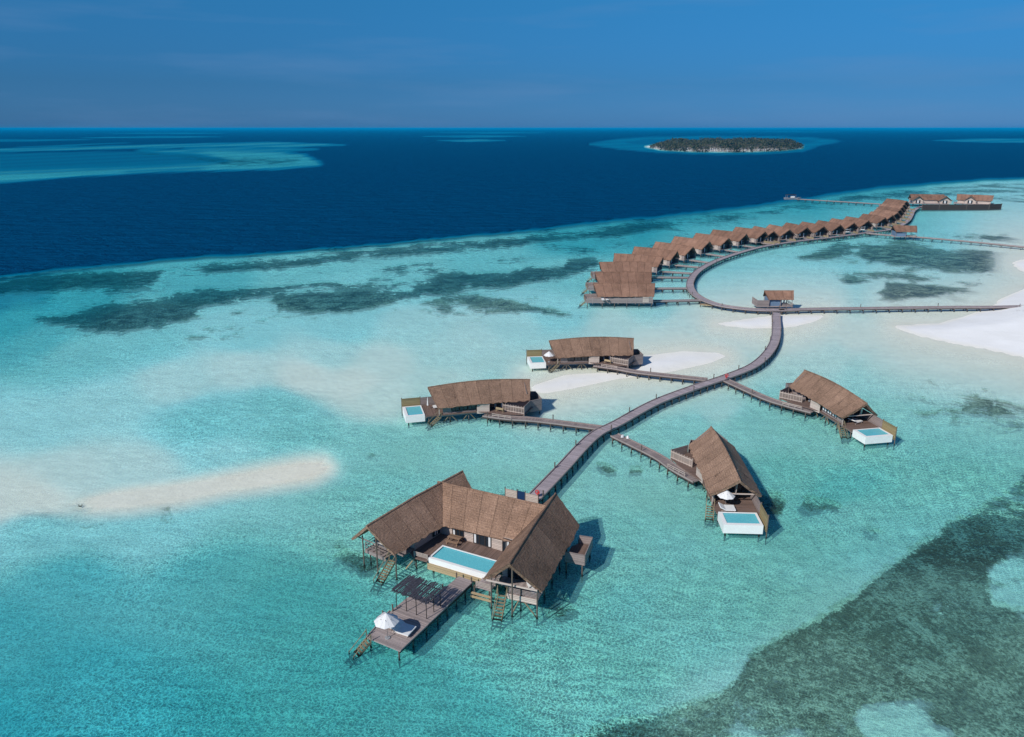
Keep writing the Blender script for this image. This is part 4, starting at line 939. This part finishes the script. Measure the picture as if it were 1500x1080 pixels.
# ------------------------------------------------------------------ the row of lagoon villas
def row_villa():
    """origin under the gable that faces the boardwalk, x runs seaward"""
    r = thing('row_villa', '', 'villa'); L = 16.6; W = 3.9
    s = MB(); s.prism([(.2, -W + .3), (.2, W - .3), (L + 3.4, W - .8), (L + 3.4, -W + .8)], 1.35, 1.5, math.pi / 2); s.build('deck', M['deck'], r)
    thatch_roof('roof', [(-.8, 0, 6.35), (L / 2, 0, 6.55), (L + .9, 0, 6.35)], [(0, W, 3.25), (L, W, 3.25)], [(0, -W, 3.25), (L, -W, 3.25)], r, .24, 'thatch_far', step=.9)
    for qa, qb in (((1.6, -3.2), (13.5, -3.2)), ((1.6, 3.2), (13.5, 3.2)), ((13.5, -3.1), (13.5, 3.1))): s = MB(); s.wall(qa, qb, 1.45, 3.7); s.build('wall', M['grey'], r)
    s = MB(); s.wall((1.6, -3.2), (1.6, 3.2), 1.45, 3.7); n = 10
    for k in range(n):
        a, b = -3.1 + 6.2 * k / n, -3.1 + 6.2 * (k + 1) / n; s.wall((1.6, a), (1.6, b), 3.7, 3.7 + (3.2 - max(abs(a), abs(b))) * .8, .1)
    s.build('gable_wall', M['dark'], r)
    window(r, (1.54, .4), (1.54, -1.6), 1.5, 3.4, -.08, 2, [(0, .3)], name='door'); window(r, (1.54, 2.6), (1.54, 1.4), 2.1, 3.3, -.08, 2, [(.2, .8)])
    for y in (-1, 1):
        s = MB(); s.bar((-.3, .1 * y, 6.0), (.3, 3.75 * y, 3.1), .12, .2); s.build('barge_rafter', M['pale'], r)
        s = MB(); s.wall((.4, y * 3.72), (L + 3.2, y * 3.3), 1.2, 3.0 , .07, 2.5)
        for k in range(8):
            x = .4 + k * 2.5; s.bar((x, y * (3.8 - .025 * x), .9), (x, y * (3.8 - .025 * x), 3.05), .12)
        s.build('side_screen', M['grey'], r)
        for x in (.6, 4.2, 7.8, 11.4, 15.0, 19.4): pile(r, x, y * 3.3, 1.35, .22)
        s = MB(); s.bar((.35, y * 3.3, 1.4), (.35, y * 3.3, 3.3), .14); s.build('post', M['pale'], r)
    for y in (-3.8, 3.8): s = MB(); s.wall((1.5, y), (3.3, y), 1.45, 3.2, .04); s.build('bleached_panel', M['pale'], r)
    railing(r, (L + 3.3, -3.0), (L + 3.3, 1.2), 1.5, .9, 3, 'stair'); stairs(r, (L + 3.3, 2.1, 1.45), (L + 5.4, 2.1, -.5), 1.1)
    return r
ROW = dict(A=(878.3,414.9,959.9,414.9),B=(872.8,398.8,955,398.4),C=(882.4,383.7,955.6,383.7),D=(902.3,371.2,971.9,376),E=(928,360.9,992.8,367.6),F=(955.6,353.2,1015.6,361.3),G=(982,345.3,1040,353.2),H=(1013.2,340.3,1068,348.2),I=(1042,335.8,1094,342.4),J=(1072.6,331.4,1121.2,338.8),K=(1103.8,330.5,1141.3,340),L=(1128.4,328.6,1164.6,337.2),M=(1159,326.8,1190,334.2),N=(1181,324.6,1214.7,332.6),O=(1200.8,323,1239.2,330.3),P=(1220.5,320.9,1260,327.3),Q=(1239.2,317.7,1279.7,324),R=(1256.3,312.3,1297.3,318.4),S=(1268,308,1309.3,315),T=(1276,303,1316,311),U=(1283,299.5,1320,306.5),V=(1289,296,1323,302.5),W=(1294,293,1326,298.5),X=(1299,291,1329,294.5))
ORD = ['first', 'second', 'third', 'fourth', 'fifth', 'sixth', 'seventh', 'eighth', 'ninth', 'tenth', 'eleventh', 'twelfth', 'thirteenth', 'fourteenth', 'fifteenth', 'sixteenth', 'seventeenth', 'eighteenth', 'nineteenth', 'twentieth', 'twenty-first', 'twenty-second', 'twenty-third', 'twenty-fourth']
ring_line = catmull(ring_pts, 2.0); rv = row_villa(); RG = 'thatched villas in the curved row'
for k, (key, q) in enumerate(ROW.items()):
    zr_ = 6.45; Lp, Rp = at(q[0], q[1], zr_), at(q[2], q[3], zr_); d_ = (Lp - Rp); a_ = math.atan2(d_.y, d_.x)
    if k > 10:   # far away the ends are only a pixel or two apart in depth: keep the fan regular
        a_ = rad(np.interp(k, [10, 14, 19, 23], [101, 102, 101, 104]))
    dv = Vector((math.cos(a_), math.sin(a_), 0)); o = rv if k == 0 else copy_tree(rv)
    base = Vector((Rp.x, Rp.y, 0)) + dv * .8
    near = min(ring_line, key=lambda p: (p - Vector((base.x, base.y))).length); gap = (near - Vector((base.x, base.y))).length
    if gap < 5.0 : base += dv * (5.0 - gap)
    o.location = base; o.rotation_euler = (0, 0, a_)
    nm = ORD[k] + ' thatched villa of the curved row counted from its near end' if k else 'thatched villa with a full grey side screen at the near end of the curved row'
    if k == 23: nm = 'last thatched villa of the curved row, beside the distant fenced pair'
    tag(o, nm, 'villa', RG)
    # access path: forward from the gable to the nearest reachable point of the curved boardwalk
    best = None
    for p in ring_line:
        v = Vector((p.x - base.x, p.y - base.y)); along = -(v.x * dv.x + v.y * dv.y); side = abs(-v.x * dv.y + v.y * dv.x)
        if along > -2:
            sc_ = side + .25 * v.length
            if best is None or sc_ < best[0]: best = (sc_, p, v.length)
    if best and best[2] > 3:
        b0 = base + dv * .3; mid_ = b0 - dv * min(3, best[2] * .4)
        boardwalk('access_walkway', 'narrow walkway joining the ' + (ORD[k] if k < 23 else 'last') + ' villa of the curved row to the curved boardwalk', [tuple(b0[:2]), tuple(mid_[:2]), tuple(best[1])], 1.5, 1.1, 'narrow walkways to the row villas', 3.4, 0, kerb=k < 12, rail=(1,) if k > 8 else None, pr=.24, m='walk' if k <= 8 else 'deck')
for k, (px, py) in enumerate(((884, 441), (890, 440.5))):
    t = lounger(['white lounger at the sea end deck of the nearest row villa', 'white lounger just right of its twin on the nearest row villa deck'][k], tuple(at(px, py, 2.3) + Vector((0, 1.5, -.2))), rad(90))
for px, py, lab in ((1240.5, 341.5, 'white canopy cart on the curved boardwalk below the middle of the row'), (1263, 338, 'white canopy cart farther along the curved boardwalk')):
    t = thing('cart', lab, 'cart', tuple(at(px, py, 1.2)), rad(20), 'white carts on the curved boardwalk'); s = MB(); s.box(-1.1, 1.1, -.5, .5, .35, .8); s.build('body', M['white'], t); s = MB(); s.box(-1.15, 1.15, -.55, .55, 1.75, 1.83); s.build('canopy', M['white'], t)
    s = MB()
    for x in (-1, 1):
        for y in (-.45, .45): s.bar((x, y, .8), (x, y, 1.75), .05)
    s.build('frame', M['metal'], t)
    for x in (-.75, .75):
        for y in (-.45, .45): s = MB(); s.bar((x, y - .06, .22), (x, y + .06, .22), .44, .44, 10); s.build('wheel', M['dark'], t)

# ------------------------------------------------------------------ the two distant large villas, their dark screen and the jetty
def far_villa(label, pL, pR, gables, z=7.0):
    a, b = Vector(pL), Vector(pR); d_ = (b - a).normalized(); n_ = Vector((-d_.y, d_.x)); L = (b - a).length
    t = thing('far_villa', label, 'villa', (a.x, a.y, 0), math.atan2(d_.y, d_.x), 'distant large thatched villas')
    thatch_roof('roof', [(0, 0, z), (L, 0, z)], [(.3, 4.6, 3.6), (L - .3, 4.6, 3.6)], [(.3, -4.6, 3.6), (L - .3, -4.6, 3.6)], t, .3, 'thatch_far', step=1.2)
    s = MB(); s.prism([(-1, -10), (L + 1, -10), (L + 1, 5), (-1, 5)], 1.3, 1.5); s.build('deck', M['deck'], t)
    s = MB(); s.wall((1.2, -3.9), (L - 1.2, -3.9), 1.5, 4.0, .15); s.wall((1.2, -3.9), (1.2, 3.9), 1.5, 4.0, .15); s.wall((L - 1.2, -3.9), (L - 1.2, 3.9), 1.5, 4.0, .15); s.wall((1.2, 3.9), (L - 1.2, 3.9), 1.5, 4, .15); s.build('wall', M['pale'], t)
    for gx, gw, gl in gables:
        thatch_roof('roof', [(gx, -gl - .6, z - .4), (gx, 0, z - .3)], [(gx - gw, -gl, 3.5), (gx - gw, -1, 3.5)], [(gx + gw, -gl, 3.5), (gx + gw, -1, 3.5)], t, .3, 'thatch_far', step=1.2)
        s = MB(); n = 8
        for k in range(n):
            u0, u1 = -gw + .7 + (2 * gw - 1.4) * k / n, -gw + .7 + (2 * gw - 1.4) * (k + 1) / n; s.wall((gx + u0, -gl + 1), (gx + u1, -gl + 1), 1.5, 3.7 + max(0, gw - .4 - max(abs(u0), abs(u1))) * .75, .15)
        s.build('gable_wall', M['pale'], t); window(t, (gx - 1.4, -gl + .9), (gx + 1.4, -gl + .9), 1.6, 3.6, -.12, 2, [(.3, .7)])
        for u in (-gw + .5, gw - .5): s = MB(); s.bar((gx + u, -gl + .2, 1.4), (gx + u, -gl + .2, 3.6), .2); s.build('post', M['pale'], t)
    for k in range(6):
        for y in (-9, 4): pile(t, L * k / 5, y, 1.35, .3)
    return t
A0, A1 = at(1333, 284.5, 7), at(1381, 285.2, 7); far_villa('distant twin-gabled thatched villa beyond the end of the row', (A0.x, A0.y), (A1.x + 1, A1.y), [(3.6, 4.0, 8.0), (20.5, 4.4, 8.0)])
B0, B1 = at(1402, 284.5, 7), at(1456, 286.6, 7); far_villa('most distant thatched villa at upper right with a single front gable', (B0.x, B0.y), (B1.x, B1.y), [(8.6, 4.0, 6.5)])
SC = thing('breakwater_screen', 'long dark timber breakwater screen in front of the distant villas', 'fence', tuple(at(1350, 308, 0)))
q = [at(x, y, 0) - at(1350, 308, 0) for x, y in ((1350, 308), (1375, 308), (1415, 308), (1448, 307.8), (1466, 307))]
for i in range(4):
    s = MB(); s.wall(q[i], q[i + 1], -1.0, 3.6, .25); s.build('screen_panel', M['dark'], SC)
for i in range(5): s = MB(); s.bar((q[i].x, q[i].y, -1.5), (q[i].x, q[i].y, 4.0), .4, .4, 6); s.build('post', M['pile'], SC)
s = MB(); s.prism([tuple(p[:2]) for p in q] + [(p.x, p.y + 6) for p in q[::-1]], 1.2, 1.4); s.build('deck', M['dark'], SC)
boardwalk('jetty', 'long thin jetty reaching left over the reef to a moored boat', [tuple(p[:2]) for p in J([(1166, 291.8), (1220, 295), (1290, 299.2)])], 2.2, 1.3, None, 5.0, 4, pr=.34)
BT = thing('boat', 'small motorboat with a dark canopy moored at the tip of the far jetty', 'boat', tuple(at(1160, 292.2, 0)), rad(10))
s = MB(); pts = [(-6, -1.3), (4, -1.4), (7.5, 0), (4, 1.4), (-6, 1.3)]; low = [(-5.6, -.9), (3.6, -1), (6, 0), (3.6, 1), (-5.6, .9)]
for i in range(5):
    j = (i + 1) % 5; s.face([(*low[i], -.3), (*low[j], -.3), (*pts[j], 1.3), (*pts[i], 1.3)], [(0, 0)] * 4)
s.face([(*p, 1.2) for p in pts], [(0, 0)] * 5); s.build('hull', M['metal'], BT)
s = MB(); s.box(-1.2, 1.6, -.8, .8, 1.25, 2.4); s.build('cabin', M['white'], BT); s = MB(); s.box(-4.6, 2.4, -1.4, 1.4, 3.3, 3.5); s.build('canopy', M['dark'], BT)
s = MB()
for x in (-4.4, 2.2):
    for y in (-1.2, 1.2): s.bar((x, y, 1.25), (x, y, 3.3), .12)
s.build('canopy_frame', M['metal'], BT)

# ------------------------------------------------------------------ palm islet
def leaf_mat():
    m, t, p = mat('foliage'); g = N(t, 'ShaderNodeNewGeometry'); n = noise(t, g.outputs['Position'], .09, 4, .6); n2 = noise(t, g.outputs['Position'], .6, 2, .6)
    c = ramp(t, math_n(t, 'ADD', math_n(t, 'MULTIPLY', n, .6), math_n(t, 'MULTIPLY', n2, .4)), [(.36, (.022, .034, .016)), (.48, (.045, .060, .026)), (.56, (.085, .078, .045)), (.66, (.12, .10, .062))])
    link(t, c, p.inputs['Base Color']); p.inputs['Roughness'].default_value = .8; p.inputs['Specular IOR Level'].default_value = .15; return m
M['leaf'] = leaf_mat()
def crown(mb, c, r, h, n):
    for _ in range(n):
        th, ph = rnd() * 6.283, math.acos(1 - 1.25 * rnd()); rr = .55 + .5 * rnd()
        p = c + Vector((math.cos(th) * math.sin(ph) * r * rr, math.sin(th) * math.sin(ph) * r * rr, math.cos(ph) * h * rr))
        d1 = Vector((rnd() - .5, rnd() - .5, (rnd() - .6) * .7)).normalized() * r * (.22 + .3 * rnd()); d2 = d1.cross(Vector((rnd() - .5, rnd() - .5, 1))).normalized() * r * (.12 + .16 * rnd())
        mb.face([p - d1 - d2 * .3, p + d2, p + d1, p - d2], [(0, 0)] * 4)
isl = []; IP = [at(x, y, 1) for x, y in ((945, 217), (975, 220.8), (1010, 222.6), (1040, 223.3), (1100, 223.2), (1150, 221.2), (1176, 218), (1170, 214), (1120, 211.5), (1040, 211), (975, 213.5))]
ip = np.array([(p.x, p.y) for p in IP]); mb = MB(); tk = MB(); cnt = 0
bx0, by0 = ip.min(0); bx1, by1 = ip.max(0)
while cnt < 1500:
    x, y = bx0 + rnd() * (bx1 - bx0), by0 + rnd() * (by1 - by0)
    sdv = poly_sd(np.array([x]), np.array([y]), ip)[0]
    if sdv > -1 or (sdv > -4 and 412 < x < 470): continue
    edge = min(1, -sdv / 30); h = (7 + 9 * edge) * (.75 + .45 * rnd()) * (.9 + .2 * math.sin(x * .045)) ; r = 4.2 + 3.2 * rnd()
    crown(mb, Vector((x, y, h)), r, r * .65, 16); crown(mb, Vector((x, y, h * .5)), r * .9, r * .8, 6)
    if edge < .5: crown(mb, Vector((x, y - 1, 2.0)), r * .9, 2.4, 9)
    tk.bar((x, y, 0), (x, y, h), .6, .6, 4, .6); cnt += 1
tag(mb.build('forest', M['leaf']), kind='stuff'); tag(tk.build('forest_trunks', M['pile']), kind='stuff')
for px, r, h, lab in ((996, 6.5, 25, 'tallest rounded tree rising above the left part of the islet'), (1150, 5.5, 21, 'taller dark tree rising near the right end of the islet')):
    p = at(px, 217.5, 1); t = thing('tree', lab, 'tree', (p.x, p.y, .5), 0, 'taller trees on the islet')
    a = MB(); a.bar((0, 0, 0), (.4, 0, h * .8), 1.0, 1.0, 6, .5)
    for k in range(5): a.bar((.2, 0, h * .55), (math.cos(k * 1.3) * r * .6, math.sin(k * 1.3) * r * .6, h * .8), .4, .4, 5, .4)
    a.build('trunk', M['pile'], t); a = MB(); crown(a, Vector((0, 0, h * .8)), r, r * .8, 220); crown(a, Vector((2, 0, h * .55)), r * .8, r * .6, 90); a.build('crown', M['leaf'], t)

# driftwood and scrub on the sand
for k, (px, py, sz, lab) in enumerate(((1492, 465, 1.0, 'dry branch lying on the white beach at the right edge'), (1500, 461, 1.3, 'low dry shrub at the very edge of the white beach'), (118, 742, .35, 'tiny driftwood twigs at the left tip of the pale sandbar'))):
    t = thing('driftwood', lab, 'driftwood', tuple(at(px, py, .7 if k < 2 else .05)), k); a = MB()
    for j in range(16):
        th = rnd() * 6.28; e = Vector((math.cos(th) * sz * (.5 + rnd()), math.sin(th) * sz * (.5 + rnd()), sz * (.2 + rnd() * .8))); s0 = Vector((rnd() * .6 - .3, rnd() * .6 - .3, -.1)) * sz; a.bar(s0, e, .08 * sz, .08 * sz, 4, .4)
        a.bar(s0.lerp(e, .6), e + Vector((rnd() - .5, rnd() - .5, rnd() * .4)) * sz, .05 * sz, .05 * sz, 4, .4)
    a.build('branches', M['pile'], t)

# ------------------------------------------------------------------ sea air
hz = MB(); hz.box(-74000, 74000, -500, 74000, -18, 62); hm = bpy.data.materials.new('sea_haze'); hm.use_nodes = True; ht_ = hm.node_tree; ht_.nodes.clear()
ho = N(ht_, 'ShaderNodeOutputMaterial'); hv = N(ht_, 'ShaderNodeVolumePrincipled'); hv.inputs['Color'].default_value = (.0, .52, 1.0, 1); hv.inputs['Density'].default_value = HAZE
link(ht_, hv.outputs[0], ho.inputs['Volume']); tag(hz.build('haze', hm), kind='stuff')
